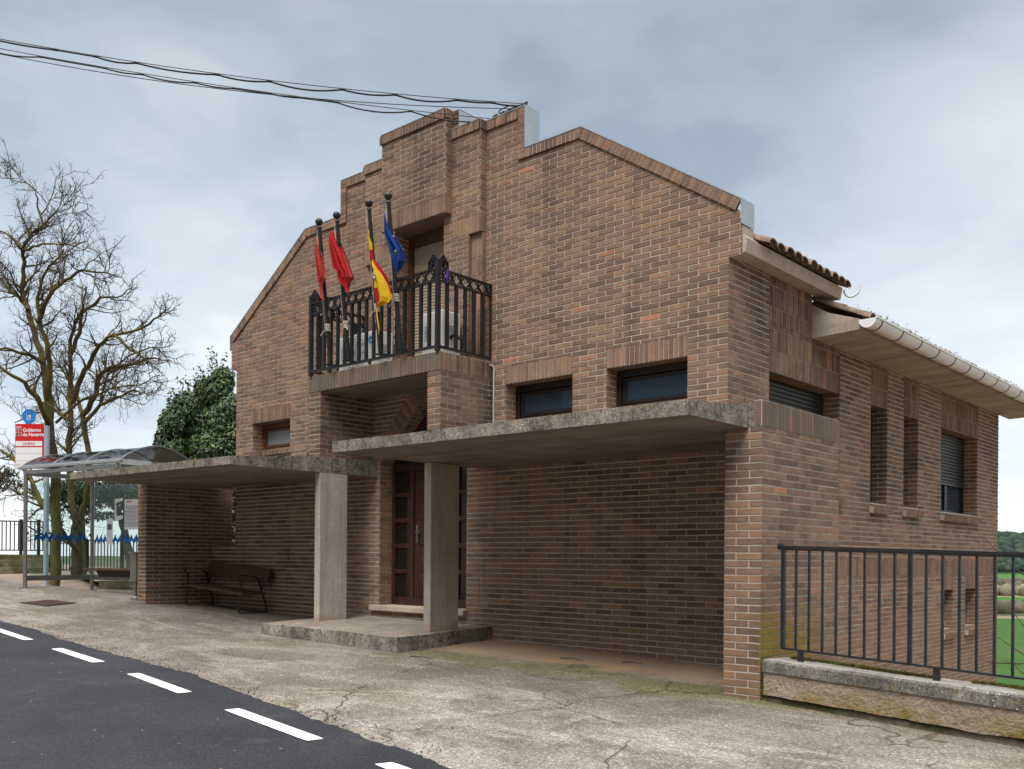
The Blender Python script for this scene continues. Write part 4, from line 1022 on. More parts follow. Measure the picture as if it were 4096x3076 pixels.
# ------------------------------------------------------------------ paving, road, markings
def frange(a,b,n): return [a+(b-a)*i/n for i in range(n+1)]
pv=MB(); nx,ny=150,56; xs=frange(-30,7.5,nx); ys=frange(-12.5,4.0,ny)
def wall_y(x): return -1.50-.16*(x-1.22)
idx={}
for i,x in enumerate(xs):
    for j,y in enumerate(ys):
        idx[i,j]=len(pv.v); pv.v.append((x,y,gz(x,y)+.008*mnoise.noise(Vector((x*1.3,y*1.3,0)))))
for i in range(nx):
    for j in range(ny):
        x,y=(xs[i]+xs[i+1])/2,(ys[j]+ys[j+1])/2
        if x>1.1 and y>wall_y(x)+.16: continue
        if x>-10.6 and y>.35: continue
        pv.f.append((idx[i,j],idx[i+1,j],idx[i+1,j+1],idx[i,j+1])); pv.m.append(0); pv.t.append(.5)
pv.build('pavement',M_PAVE,kind='structure',smooth=True)
EDGE=[(-30,-5.2),(-16,-4.25),(-12,-3.93),(-9.432,-3.80),(-8.591,-3.75),(-7.007,-3.79),(-5.136,-3.927),(-3.827,-4.015),(-2.807,-4.204),(-1.974,-4.344),(-1.232,-4.46),(-.89,-4.52),(.363,-4.729),(.686,-4.77),(3,-5.2),(9,-6.3)]
def edge_y(x):
    for (a,ya),(b,yb) in zip(EDGE,EDGE[1:]):
        if a<=x<=b: return ya+(yb-ya)*(x-a)/(b-a)
rd=MB(); xs=frange(-30,8.9,1300); rg=random.Random(17)
rows=[0,.02,.08,.3,1.,2.5,5.,9.]
pts=[]
for x in xs:
    e=edge_y(x)+.045*mnoise.noise(Vector((x*2.2,0,0)))+.03*mnoise.noise(Vector((x*9,5,0)))+.016*mnoise.noise(Vector((x*31,9,0)))
    pts.append([(x,e+.01,gz(x,e)-.02)]+[(x,e-r,gz(x,e-r)+(.016 if k==0 else .026 if k==1 else .03)+.004*mnoise.noise(Vector((x*2,(e-r)*2,3)))) for k,r in enumerate(rows)])
for a,b in zip(pts,pts[1:]):
    for k in range(len(rows)): rd.face([a[k],a[k+1],b[k+1],b[k]],0)
road=rd.build('road',M_ASPH,kind='structure',smooth=True)
DASH=[[(-8.674,-4.096),(-7.536,-4.104),(-7.581,-4.218),(-8.72,-4.215)],[(-6.713,-4.235),(-6.663,-4.118),(-5.221,-4.264),(-5.271,-4.395)],[(-4.274,-4.495),(-4.218,-4.383),(-2.861,-4.566),(-2.901,-4.69)],[(-1.94,-4.813),(-1.892,-4.692),(-.488,-4.886),(-.528,-5.01)],[(.32,-5.105),(.372,-4.99),(1.78,-5.20),(1.73,-5.32)],[(-11.3,-4.11),(-11.25,-4.0),(-9.95,-4.06),(-9.99,-4.17)]]
for d in DASH:
    m=MB(); n=24; rg=random.Random(int(abs(d[0][0])*100))
    for i in range(n):
        q=[]
        for t in (i/n,(i+1)/n):
            lo=Vector(d[0]).lerp(Vector(d[3]),t) if abs(d[0][0]-d[3][0])>.6 else Vector(d[0])
            A=Vector(d[0]).lerp(Vector(d[3]),t) if d is not DASH[0] else Vector(d[3]).lerp(Vector(d[2]),t)
            B=Vector(d[1]).lerp(Vector(d[2]),t) if d is not DASH[0] else Vector(d[0]).lerp(Vector(d[1]),t)
            if i==0 and t==0 or i==n-1 and t==1: A=A.lerp(B,.06); B=B.lerp(A,.06)
            w=.008*mnoise.noise(Vector((A.x*9,1,0))); q.append((A+(A-B)*w*4,B))
        (A0,B0),(A1,B1)=q
        m.face([(p.x,p.y,gz(p.x,p.y)+.0375) for p in (A0,A1,B1,B0)],0)
    m.build('lane_marking',M_PAINT,road)
cm=MB(); rg=random.Random(4)
for i in range(1000):
    x=rg.uniform(-9.5,3.); y=edge_y(x)+abs(rg.gauss(0,.16))-.03
    if rg.random()<.12: y+=rg.random()*.9
    r=rg.uniform(.0035,.010); z=gz(x,y)+r*.5; a=[Vector((rg.uniform(.7,1.2)*r*math.cos(k*2.1),rg.uniform(.7,1.2)*r*math.sin(k*2.1),0)) for k in range(3)]
    c=Vector((x,y,z)); t=c+Vector((0,0,r)); b=[c+q-Vector((0,0,r*.6)) for q in a]
    for k in range(3): cm.face([b[k],b[(k+1)%3],t],0)
tag(cm.build('asphalt_crumbs',M_CRUMB),'loose black asphalt crumbs scattered along the ragged road edge','gravel',kind='stuff')
lv=MB(); rg=random.Random(8)
for i in range(110):
    x=rg.uniform(-9,3); y=edge_y(x)-.15-3.0*rg.random()
    z=gz(x,y)+.036; a=rg.uniform(0,6.3); s_=rg.uniform(.007,.018); u=Vector((math.cos(a),math.sin(a),.1))*s_; v=Vector((-math.sin(a),math.cos(a),.12))*s_*.55; c=Vector((x,y,z))
    lv.face([c-u,c-v*1.1,c+u,c+v],0,rg.random())
tag(lv.build('fallen_leaves',M_DRY),'tiny dry ochre leaves lying on the black asphalt','leaves',kind='stuff')
# sticks in the recess
for (x,y,l,a) in ((-1.65,-.75,.30,.1),(-.95,-.55,.22,.4),(-3.05,-1.75,.34,.15)):
    m=MB(); z=gz(x,y)+.012; m.tube([(x,y,z),(x+l*.5*math.cos(a),y+l*.5*math.sin(a)+.01,z+.006),(x+l*math.cos(a),y+l*math.sin(a),gz(x+l,y)+.012)],[.006,.005,.003],5)
    o=m.build('twig',M_TWIG,None,label='thin dry twig lying on the concrete in front of the house',cat='twig',group='twigs on the pavement',origin=(x,y,z))
mh=MB(); q=[(-11.25,-2.60),(-10.93,-2.64),(-10.93,-2.15),(-11.24,-2.19)]
q=[(-11.55,-2.75),(-10.85,-2.60),(-10.95,-2.08),(-11.62,-2.22)]
mh.hexa([(x,y,gz(x,y)-.05) for x,y in q],[(x,y,gz(x,y)+.014) for x,y in q])
c=sum((Vector((x,y,gz(x,y))) for x,y in q),Vector())/4
for k in range(7):
    t=(k+.5)/7; a=Vector(q[0]).lerp(Vector(q[3]),t); b=Vector(q[1]).lerp(Vector(q[2]),t); mh.bar((a.x,a.y,gz(a.x,a.y)+.015),(b.x,b.y,gz(b.x,b.y)+.015),.02,.006)
mh.build('manhole_cover',M_RUSTP,None,label='rusty rectangular manhole cover set in the pavement by the road',cat='manhole cover',origin=tuple(c))

# ------------------------------------------------------------------ low wall with railing on the right
bw=root('boundary_wall','low rough rendered wall with a lichened concrete coping on the right','wall',(3.0,-1.75,-1.3))
WD=Vector((1,-.16,0)).normalized(); WN=Vector((.16,1,0)).normalized()      # along, towards the back
def wp(s,d,z): return Vector((1.20,-1.50,0))+WD*s+WN*d+Vector((0,0,z))
SLp=-.029
def slab(mb,s0,s1,d0,d1,z0,z1,n=40,jit=.0,seed=0,m=0,fm=0):
    rg=random.Random(seed)
    js=[[rg.uniform(-jit,jit) for _ in range(4)] for _ in range(n+1)]
    for i in range(n):
        a,b=s0+(s1-s0)*i/n,s0+(s1-s0)*(i+1)/n; A,B=js[i],js[i+1]; za,zb_=a*SLp,b*SLp
        L=[wp(a,d0+A[0],z0+za),wp(b,d0+B[0],z0+zb_),wp(b,d0+B[0]*.6,z1-.018+zb_),wp(a,d0+A[0]*.6,z1-.018+za)]
        mb.face(L,fm); mb.face([L[3],L[2],wp(b,d0+.022,z1+B[1]*.5+zb_),wp(a,d0+.022,z1+A[1]*.5+za)],fm)
        mb.face([wp(a,d0+.022,z1+A[1]*.5+za),wp(b,d0+.022,z1+B[1]*.5+zb_),wp(b,d1,z1+zb_),wp(a,d1,z1+za)],m)
        mb.face([wp(a,d1,z1+za),wp(b,d1,z1+zb_),wp(b,d1,z0+zb_),wp(a,d1,z0+za)],m); mb.face([wp(a,d0,z0+za),wp(a,d1,z0+za),wp(b,d1,z0+zb_),wp(b,d0,z0+zb_)],m)
    mb.face([wp(s0,d0,z0),wp(s0,d0,z1-.018),wp(s0,d0+.022,z1),wp(s0,d1,z1),wp(s0,d1,z0)],m)
m=MB(); slab(m,.0,6.,-.005,.33,-.965,-.862,90,.006,2,fm=1); m.build('coping',[M_CEDGE2,M_CEDGE3],bw)
m=MB(); n=420; zs=frange(-1.17,-.962,14)
def wf(s,z):
    return .014+.006*mnoise.noise(Vector((s*9,z*9,0)))+.007*mnoise.noise(Vector((s*26,z*26,4)))+.005*mnoise.noise(Vector((s*50,z*50,8)))
for i in range(n):
    a,b=.0+6.*i/n,6.*(i+1)/n
    for j in range(14):
        lowa=-.015*mnoise.noise(Vector((a*3,0,1))) if j==0 else 0; lowb=-.015*mnoise.noise(Vector((b*3,0,1))) if j==0 else 0
        f=lambda s,z,l:wp(s,wf(s,z),z+l+s*SLp)
        m.face([f(a,zs[j],lowa),f(b,zs[j],lowb),f(b,zs[j+1],0),f(a,zs[j+1],0)],0)
    m.face([wp(a,.02,-1.17+a*SLp),wp(a,.3,-1.17+a*SLp),wp(b,.3,-1.17+b*SLp),wp(b,.02,-1.17+b*SLp)],0)
    m.face([wp(a,.31,-3.+a*SLp),wp(a,.31,-.965+a*SLp),wp(b,.31,-.965+b*SLp),wp(b,.31,-3.+b*SLp)],0)
m.build('rendered_face',M_REND,bw)
m=MB(); slab(m,.0,6.,.045,.3,-1.6,-1.168,60,.012,9); m.build('footing',M_MOSS,bw)
rr=MB(); D0=.16
def rp(s,z): return wp(s,D0,z+s*SLp)
rr.bar(rp(.075,.118),rp(6,.118),.042,.018); rr.bar(rp(.075,.098),rp(6,.098),.03,.02); rr.bar(rp(.075,-.765),rp(6,-.765),.03,.016)
rr.bar(rp(.092,-.77),rp(.092,.11),.034,.034)
rr.tube([rp(.075,.118)-WD*.0,rp(.075,.118)-WD*.03],[.03,.03],10)
for s_ in (.27,1.46,2.65,3.84,5.0): rr.bar(rp(s_,-.765),rp(s_,-.875),.05,.02)
rl2=rr.build('railing',M_RAILP,bw)
b1=MB(); b1.box(-.0085,.0085,-.0085,.0085,-.757,.09); p0=None
for i in range(1,47):
    s_=.092+.128*i; wide=(i==9 or i==18 or i==27)
    if wide:
        m=MB(); m.box(-.016,.016,-.010,.010,-.757,.09); o=m.build('baluster',M_RAILP)
    elif p0 is None: o=b1.build('baluster',M_RAILP); p0=o
    else: o=p0.copy(); COL.objects.link(o)
    o.parent=rl2; o.location=rp(s_,0)-world_loc(rl2); o.rotation_euler=(0,0,math.atan2(-.16,1))
ms_=MB(); rg=random.Random(31)
for i in range(2600):
    s_=rg.uniform(.1,3.2); c=.30+.03*math.sin(s_*4)-.10*rg.random()**2*max(.1,mnoise.noise(Vector((s_*2.,7,0)))+.55)
    if mnoise.noise(Vector((s_*1.6,2,0)))<-.32: continue
    p=wp(s_,c,-.862+s_*SLp); h=rg.uniform(.008,.028); r=.012; a=rg.uniform(0,6.3); u=Vector((math.cos(a),math.sin(a),0))*r
    ms_.face([p-u,p+u,p+Vector((rg.uniform(-.01,.01),rg.uniform(-.01,.01),h))],0,rg.random()); u=Vector((-math.sin(a),math.cos(a),0))*r
    ms_.face([p-u,p+u,p+Vector((rg.uniform(-.01,.01),rg.uniform(-.01,.01),h))],0,rg.random())
tag(ms_.build('moss',M_MOSSG),'olive and rust moss growing along the back edge of the wall coping','moss',kind='stuff')
# bare shrub behind the railing
sb=root('bare_shrub','thin leafless shrub stems behind the black railing at the right edge','shrub',(4.6,.2,-1.6))
for pl in ([(4096,2300,10.2),(4030,2250,10.3),(3960,2175,10.4),(3925,2140,10.5)],[(4200,2700,9.6),(4096,2620,9.8),(4000,2555,9.9),(3930,2520,10.2)],[(4200,2640,9.4),(4080,2655,9.6),(3950,2650,9.8),(3900,2615,10.),(3868,2575,10.1)],[(4200,2560,9.4),(4100,2510,9.5),(4060,2460,9.6),(4030,2425,9.7)],[(4150,2720,9.6),(4085,2690,9.7),(4050,2650,9.8),(4010,2640,9.9)],[(4050,2575,9.8),(4046,2545,9.8),(4052,2530,9.8)]):
    m=MB(); q=[at(*p) for p in pl]; m.tube(q,[.008*(1-.7*i/(len(q)-1)) for i in range(len(q))],5)
    m.build('stem',M_TWIG,sb,smooth=True)

# ------------------------------------------------------------------ bus shelter
SO=Vector((-14.22,-1.63,0)); SA=Vector((.987,.162,0)); SB=Vector((-.162,.987,0)); SLn,SD=3.05,1.42
def sp_(a,b,z): return SO+SA*a+SB*b+Vector((0,0,z))
shl=root('bus_shelter','steel and glass bus shelter with a smoked barrel roof beside the brick house','bus shelter',tuple(sp_(1.5,.7,-.70)))
def sg(a,b): p=sp_(a,b,0); return gz(p.x,p.y)
ZT=1.53
for a,b in ((0,0),(0,SD),(SLn,SD)):
    m=MB(); m.tube([sp_(a,b,sg(a,b)-.05),sp_(a,b,ZT)],.038,12); m.tube([sp_(a,b,sg(a,b)-.02),sp_(a,b,sg(a,b)+.012)],.11,14)
    for z in (1.45,.40,-.35): m.bar(sp_(a,b,z)-SB*.06*(1 if b else -1),sp_(a,b,z),.05,.05)
    m.build('post',M_STEEL,shl,smooth=False)
m=MB(); m.bar(sp_(.0,-.02,ZT+.04),sp_(SLn-.15,-.02,ZT+.04),.07,.07); m.bar(sp_(-.04,-.10,ZT+.115),sp_(SLn+.05,-.10,ZT+.115),.09,.045); m.bar(sp_(-.04,-.06,ZT+.155),sp_(SLn+.0,-.06,ZT+.155),.05,.03)
m.bar(sp_(-.1,SD+.1,ZT+.10),sp_(SLn+.05,SD+.1,ZT+.10),.06,.07)
m.bar(sp_(0,-.02,ZT+.03),sp_(0,SD,ZT+.03),.06,.09); m.bar(sp_(SLn-.12,-.02,ZT+.03),sp_(SLn-.12,SD,ZT+.03),.06,.09)
rfb=m.build('roof_frame',M_ALU,shl,bevel=.006)
arc=lambda t:(-.06+(SD+.16)*t, ZT+.16+.29*math.sin(math.pi*t)**.85 if 0<t<1 else ZT+.16)
m=MB()
for a in [-.04+ (SLn+.04)*k/3 for k in range(4)]:
    pts=[sp_(a,*arc(t/16)) for t in range(17)]; 
    m=MB()
    for p,q in zip(pts,pts[1:]): m.bar(p,q,.035,.022)
    m.build('rib',M_ALU,rfb)
m=MB()
for k in range(16):
    b0_,z0_=arc(k/16); b1_,z1_=arc((k+1)/16)
    m.face([sp_(-.04,b0_,z0_-.004),sp_(SLn,b0_,z0_-.004),sp_(SLn,b1_,z1_-.004),sp_(-.04,b1_,z1_-.004)],0)
for a in (-.04,SLn):
    m.face([sp_(a,*arc(k/16)) for k in range(17)],0)
m.build('roof_panel',M_SMOKE,shl,smooth=False)
def pane(a0,b0,a1,b1,z0,z1):
    m=MB(); m.prism([sp_(a0,b0,z0),sp_(a1,b1,z0),sp_(a1,b1,z1),sp_(a0,b0,z1)],SA*.008+SB*.003); return m.build('glass_panel',M_CLEAR,shl)
GP=[pane(0,.09,0,SD-.06,-.42,1.42),pane(.07,SD,.98,SD,-.42,1.42),pane(1.,SD,1.98,SD,-.42,1.42),pane(2.,SD,SLn-.05,SD,-.42,1.42)]
# blue brush-stroke zigzag that marks the glass
rg=random.Random(12)
def zig(f,L_,z,n):
    x=0; s_=1; zg=MB()
    while x<L_:
        st=rg.uniform(.075,.12); h=rg.uniform(.05,.07)
        if rg.random()<.07: x+=rg.uniform(.04,.07); continue
        a,b=(x,z-h*s_),(min(L_,x+st*(1. if s_>0 else .75)),z+h*s_)
        w=rg.uniform(.034,.050); zg.face([f(a[0],a[1]-w),f(b[0]+w*.4,b[1]-w),f(b[0],b[1]+w),f(a[0]-w*.4,a[1]+w)],0); x+=st*.8; s_*=-1
    zg.build('zigzag_band',M_DBLU,GP[n])
zig(lambda u,z:sp_(-.006,.2+u,z+.02),SD-.35,.32,0); zig(lambda u,z:sp_(.12+u,SD-.006,z),.84,.31,1); zig(lambda u,z:sp_(1.04+u,SD-.006,z),.9,.31,2)
m=MB(); m.bar(sp_(0,.03,-.47),sp_(0,SD-.03,-.47),.035,.10); m.bar(sp_(.03,SD,-.47),sp_(SLn-.03,SD,-.47),.035,.10); m.build('bottom_rail',M_STEEL,shl)
m=MB(); m.hexa([sp_(.42,SD-.48,-.31),sp_(2.3,SD-.48,-.31),sp_(2.3,SD-.10,-.31),sp_(.42,SD-.10,-.31)],[sp_(.42,SD-.48,-.27),sp_(2.3,SD-.48,-.27),sp_(2.3,SD-.10,-.27),sp_(.42,SD-.10,-.27)]); m.build('seat',M_BWOOD,shl,bevel=.006)
m=MB(); m.prism([sp_(.75,SD-.42,-.31),sp_(.75,SD-.03,-.31),sp_(.75,SD-.03,-.45),sp_(.75,SD-.34,-.44)],SA*1.45); m.build('seat_bracket',M_IRON,shl)
# notices on the glass
def notice(a0,a1,z0,z1,label,lines,photo=False,head=False):
    o_=sp_((a0+a1)/2,SD-.012,(z0+z1)/2); r=root('paper_notice',label,'notice',tuple(o_),'notices taped to the shelter glass')
    m=MB(); m.prism([sp_(a0,SD-.012,z0),sp_(a1,SD-.012,z0),sp_(a1,SD-.012,z1),sp_(a0,SD-.012,z1)],SB*.003); m.build('sheet',M_PAPER,r)
    m=MB(); h=(z1-z0)
    for k in range(lines):
        z=z0+.06+(h*.72)*k/lines; e=random.uniform(.02,.10) if k%4==0 else .02
        m.face([sp_(a0+.02,SD-.0145,z),sp_(a1-e,SD-.0145,z),sp_(a1-e,SD-.0145,z+.008),sp_(a0+.02,SD-.0145,z+.008)],0)
    if photo: m.face([sp_(a0+.03,SD-.0145,z0+h*.58),sp_(a1-.03,SD-.0145,z0+h*.58),sp_(a1-.03,SD-.0145,z0+h*.80),sp_(a0+.03,SD-.0145,z0+h*.80)],0)
    if head: m.face([sp_(a0+.05,SD-.0145,z1-.06),sp_(a0+.22,SD-.0145,z1-.05),sp_(a0+.22,SD-.0145,z1-.03),sp_(a0+.05,SD-.0145,z1-.035)],1)
    m.build('print',[M_INK,M_SRED],r)
notice(.50,.70,.20,.72,'narrow white notice with a small dark picture on the shelter glass',0,True)
notice(1.08,1.52,.50,1.10,'large white timetable sheet with grey text lines and a red heading on the shelter glass',16,False,True)
m=MB(); m.prism([sp_(.76,SD-.012,.66),sp_(1.02,SD-.012,.72),sp_(1.02,SD-.012,.79),sp_(.82,SD-.012,.77),sp_(.80,SD-.012,1.04),sp_(1.02,SD-.012,1.08),sp_(1.02,SD-.012,1.13),sp_(.76,SD-.012,1.12)],SB*.002)
m.build('torn_notice',M_PAPER,None,label='torn remains of a white notice between the other two on the shelter glass',cat='notice',origin=tuple(sp_(1.2,SD,.9)))

# ------------------------------------------------------------------ bus stop sign
sgw=19.6; P0=at(183,2330,sgw); PX=(Vector((XD[0],YD[0],0))).normalized()      # across the view
PX=Vector((.80,.60,0)).normalized(); PN=Vector((PX.y,-PX.x,0))
bs=root('bus_stop_sign','red and white bus stop sign with a round blue disc on a grey pole','bus stop sign',tuple(P0))
zp=lambda v:-(v-2215.5)/FPX*sgw
m=MB(); q=P0+PX*.0; base=gz(P0.x,P0.y)
m.tube([Vector((P0.x,P0.y,base-.05)),Vector((P0.x,P0.y,zp(1703)))],.052,18); m.tube([Vector((P0.x,P0.y,base-.01)),Vector((P0.x,P0.y,base+.015))],.11,16); m.build('pole',M_GALV,bs,smooth=False)
zt_,zb_=zp(1695),zp(1874); XW=.60
o_=Vector((P0.x,P0.y,0))-PX*(XW+.075)
def sgp(u,z,d=0.): return o_+PX*u+PN*d+Vector((0,0,z))
m=MB(); m.prism([sgp(0,zb_,.02),sgp(XW,zb_,.02),sgp(XW,zt_,.02),sgp(0,zt_,.02)],-PN*.04); m.bar(sgp(XW,(zt_+zb_)/2+.2),sgp(XW+.06,(zt_+zb_)/2+.2),.03,.05); m.bar(sgp(XW,(zt_+zb_)/2-.2),sgp(XW+.06,(zt_+zb_)/2-.2),.03,.05); pnl=m.build('panel',M_SRED,bs)
H_=zt_-zb_
m=MB()
def rect(u0,u1,a,b,mt=0,d=.0225): m.face([sgp(u0,zb_+a*H_,d),sgp(u1,zb_+a*H_,d),sgp(u1,zb_+b*H_,d),sgp(u0,zb_+b*H_,d)],mt)
rect(.012,XW-.012,.505,.615); rect(.012,XW-.012,.01,.475)
for z in (.17,.335): rect(.012,XW-.012,z,z+.008,1,.0240)
rect(.03,.12,.06,.11,2,.024); m.build('white_fields',[M_SWHT,M_SGRY,M_SPNK],pnl)
def text(s,size,u,z,mat,parent,d=.0245,bold=.0,align='LEFT'):
    cu=bpy.data.curves.new('t','FONT'); cu.body=s; cu.size=size; cu.align_x=align; cu.extrude=.0005; cu.offset=bold; cu.resolution_u=3
    ob=bpy.data.objects.new('t',cu); COL.objects.link(ob); bpy.context.view_layer.update()
    me=bpy.data.meshes.new_from_object(ob.evaluated_get(bpy.context.evaluated_depsgraph_get())); bpy.data.objects.remove(ob)
    me.materials.clear(); me.materials.append(mat)
    nm=bpy.data.objects.new('lettering',me); COL.objects.link(nm)
    pos=sgp(u,z,d); mtx=Matrix((( PX.x,0,PN.x,0),(PX.y,0,PN.y,0),(0,1,0,0),(0,0,0,1)))
    me.transform(mtx); me.transform(Matrix.Translation(pos-world_loc(parent))); nm.parent=parent
    return nm
text('Gobierno',.100,.168,zb_+H_*.825,M_SWHT,pnl,bold=.003); text('de Navarra',.100,.168,zb_+H_*.725,M_SWHT,pnl,bold=.003)
text('LINEAS',.085,.165,zb_+H_*.527,M_SRED,pnl,d=.0250,bold=.0005)
# chain emblem under a crown
m=MB(); ec=lambda x,z:sgp(.080+x,zb_+H_*.80+z,.026)
def ln_(a,b,w=.008): m.bar(ec(*a),ec(*b),w,.002,up=(0,0,1))
r=.062
for a,b in (((-r,-r),(r,-r)),((r,-r),(r,r)),((r,r),(-r,r)),((-r,r),(-r,-r)),((-r,-r),(r,r)),((-r,r),(r,-r)),((0,-r),(0,r)),((-r,0),(r,0))): ln_(a,b)
for a in [k*math.pi/4 for k in range(8)]:
    k=r*(1.41 if abs(math.sin(2*a))>.5 else 1.); c=(k*math.cos(a),k*math.sin(a)); m.face([ec(c[0]+.013*math.cos(q),c[1]+.013*math.sin(q)) for q in [i*math.pi/4 for i in range(8)]],0)
for k in (-.038,0,.038): m.tube([ec(k+.022*math.cos(q),.112+.020*math.sin(q)) for q in [i*math.pi/6 for i in range(13)]],.0045,4)
m.bar(ec(-.05,.086),ec(.05,.086),.012,.002); m.build('emblem',M_SWHT,pnl)
dc=sgp(.285,zp(1664)); m=MB(); RD=.148
for k in range(28):
    pass
m.prism([dc+PX*RD*math.cos(2*math.pi*k/28)+Vector((0,0,RD*math.sin(2*math.pi*k/28)))+PN*.008 for k in range(28)],-PN*.016); m.bar(dc-Vector((0,0,RD-.01)),dc-Vector((0,0,RD+.06)),.10,.012,up=PN); disc=m.build('disc',M_SBLU,bs)
m=MB(); dd=lambda x,z:dc+PX*x+Vector((0,0,z))+PN*.0105
def poly(p): m.face([dd(*q) for q in p],0)
def ring_(pts,w=.007):
    for a,b in zip(pts,pts[1:]+pts[:1]): m.bar(dd(*a),dd(*b),w,.002)
ring_([(-.045,.075),(.045,.075),(.045,.0),(-.045,.0)],.009); poly([(-.048,-.018),(.048,-.018),(.048,.02),(-.048,.02)]); poly([(-.040,-.03),(-.022,-.03),(-.022,-.018),(-.040,-.018)]); poly([(.022,-.03),(.040,-.03),(.040,-.018),(.022,-.018)])
m.build('bus_symbol',M_SWHT,disc)
nm=text('BUS',.052,.285,zp(1664)-.075,M_SWHT,disc,d=.0110,bold=.001,align='CENTER')

# ------------------------------------------------------------------ litter bin
BP=Vector((-11.08,-.98,0)); g=gz(BP.x,BP.y)
lb=root('litter_bin','slim grey steel litter bin on a short post between shelter and brick wall','litter bin',(BP.x,BP.y,g))
m=MB(); m.lathe((BP.x,BP.y,g),[(.10,.0),(.10,.012),(.05,.04),(.03,.06),(.03,.22),(.085,.225),(.085,.25),(.03,.255),(.03,.32)],12); m.build('post',M_STEEL,lb,smooth=False)
m=MB(); m.lathe((BP.x,BP.y,g),[(.085,.32),(.095,.33),(.092,.40),(.085,.60),(.095,.76),(.11,.82),(.125,.825),(.125,.845),(.1,.847)],16); m.build('bucket',M_STEEL,lb,smooth=False)

# ------------------------------------------------------------------ kerb, terrace, stone steps, fence beyond the shelter
tr=MB()
A=[at(-700,2350,19.0),at(385,2330,20.2),at(620,2335,19.75),at(950,2330,20.5)]
Bk=[at(-900,2290,30),at(200,2290,30),at(560,2290,30),at(1000,2290,30)]
for i in range(3):
    q=[A[i],A[i+1],Bk[i+1],Bk[i]]; tr.face([(p.x,p.y,z) for p,z in zip(q,(gz(A[i].x,A[i].y)-.02 if i<1 else -.57,gz(A[i+1].x,A[i+1].y)-.02 if i<1 else -.57,-.50,-.50))],0)
tag(tr.build('path',M_PAVE),kind='structure')
kb=MB(); k0,k1=at(395,2330,20.2),at(620,2335,19.6)
d=(k1-k0); d.z=0; d.normalize(); nrm=Vector((-d.y,d.x,0)); n=16
for i in range(n):
    a=k0+(k1-k0)*(i/n); b=k0+(k1-k0)*((i+1)/n); h=-.555+.02*mnoise.noise(Vector((i*.7,0,2))); h2=-.555+.02*mnoise.noise(Vector((i*.7+.7,0,2)))
    kb.hexa([(a.x,a.y,-.9),(b.x,b.y,-.9),(b.x+nrm.x*.3,b.y+nrm.y*.3,-.9),(a.x+nrm.x*.3,a.y+nrm.y*.3,-.9)],[(a.x,a.y,h),(b.x,b.y,h2),(b.x+nrm.x*.3,b.y+nrm.y*.3,h2),(a.x+nrm.x*.3,a.y+nrm.y*.3,h)])
kb.build('kerb_stone',M_MOSS,None,label='long mossy stone kerb on the ground behind the bus shelter',cat='kerb',origin=tuple(k0))
tw=root('stone_steps','mossy stone terrace with two broad steps below the left fence','steps',tuple(at(30,2300,25)))
for (v0,v1,w,nm) in ((2218,2262,26.2,'retaining_wall'),(2240,2276,25.6,'step'),(2271,2303,25.0,'step')):
    m=MB(); p,q=at(-500,v0,w),at(168,v0,w+.4); z1=-(v0-2215)/FPX*w; z0=-.75
    d=(q-p); d.z=0; d.normalize(); nn=Vector((-d.y,d.x,0)); N_=22
    for i in range(N_):
        a=p+(q-p)*(i/N_); b=p+(q-p)*((i+1)/N_); e=.03*mnoise.noise(Vector((i*.8,w,0))); e2=.03*mnoise.noise(Vector((i*.8+.8,w,0)))
        m.hexa([(a.x,a.y,z0),(b.x,b.y,z0),(b.x+nn.x*1.2,b.y+nn.y*1.2,z0),(a.x+nn.x*1.2,a.y+nn.y*1.2,z0)],[(a.x+nn.x*e,a.y+nn.y*e,z1),(b.x+nn.x*e2,b.y+nn.y*e2,z1),(b.x+nn.x*1.2,b.y+nn.y*1.2,z1),(a.x+nn.x*1.2,a.y+nn.y*1.2,z1)])
    m.build(nm,M_MOSS,tw)
def fence(name,label,u0,u1,vt,vb,w0,w1,step=.105,posts=()):
    p,q=at(u0,vt,w0),at(u1,vt,w1); L_=Vector((q.x-p.x,q.y-p.y,0)).length; zt0=-(vt-2216)/FPX*w0; zb0=-(vb-2216)/FPX*w0
    r=root(name,label,'fence',(p.x,p.y,zb0)); P=lambda t,z:Vector((p.x+(q.x-p.x)*t,p.y+(q.y-p.y)*t,z))
    m=MB(); m.bar(P(0,zt0),P(1,zt0),.05,.035); m.bar(P(0,zb0+.08),P(1,zb0+.08),.03,.03); m.build('rail',M_RAILP,r)
    n=int(L_/step); f=None; b=MB(); b.box(-.012,.012,-.012,.012,zb0+.08,zt0)
    for i in range(n+1):
        t=i/n
        if f is None: o=b.build('picket',M_RAILP); f=o
        else: o=f.copy(); COL.objects.link(o)
        o.parent=r; o.location=P(t,0)-world_loc(r)
    for t in posts:
        m=MB(); m.bar(P(t,zb0-.25),P(t,zt0+.06),.07,.07); m.build('post',M_RAILP,r)
    return r,P,zt0,zb0
r1,P1,a1,b1_=fence('metal_fence','dark metal fence standing on the mossy stone terrace at the left edge',-330,172,2082,2213,26.6,27.6,posts=(.0,.5,.82,.965))
r2,P2,a2,b2_=fence('metal_fence','lower stretch of dark metal fence seen through the shelter glass',205,640,2161,2290,26.6,25.5,posts=(.0,.33,.66,1.))
m=MB(); m.bar(at(112,2105,26.4),at(205,2161,26.6),.05,.04); m.build('handrail',M_RAILP,r2); m=MB(); m.bar(at(105,2245,26.2),at(175,2290,26.4),.04,.035); m.build('handrail',M_RAILP,r2)

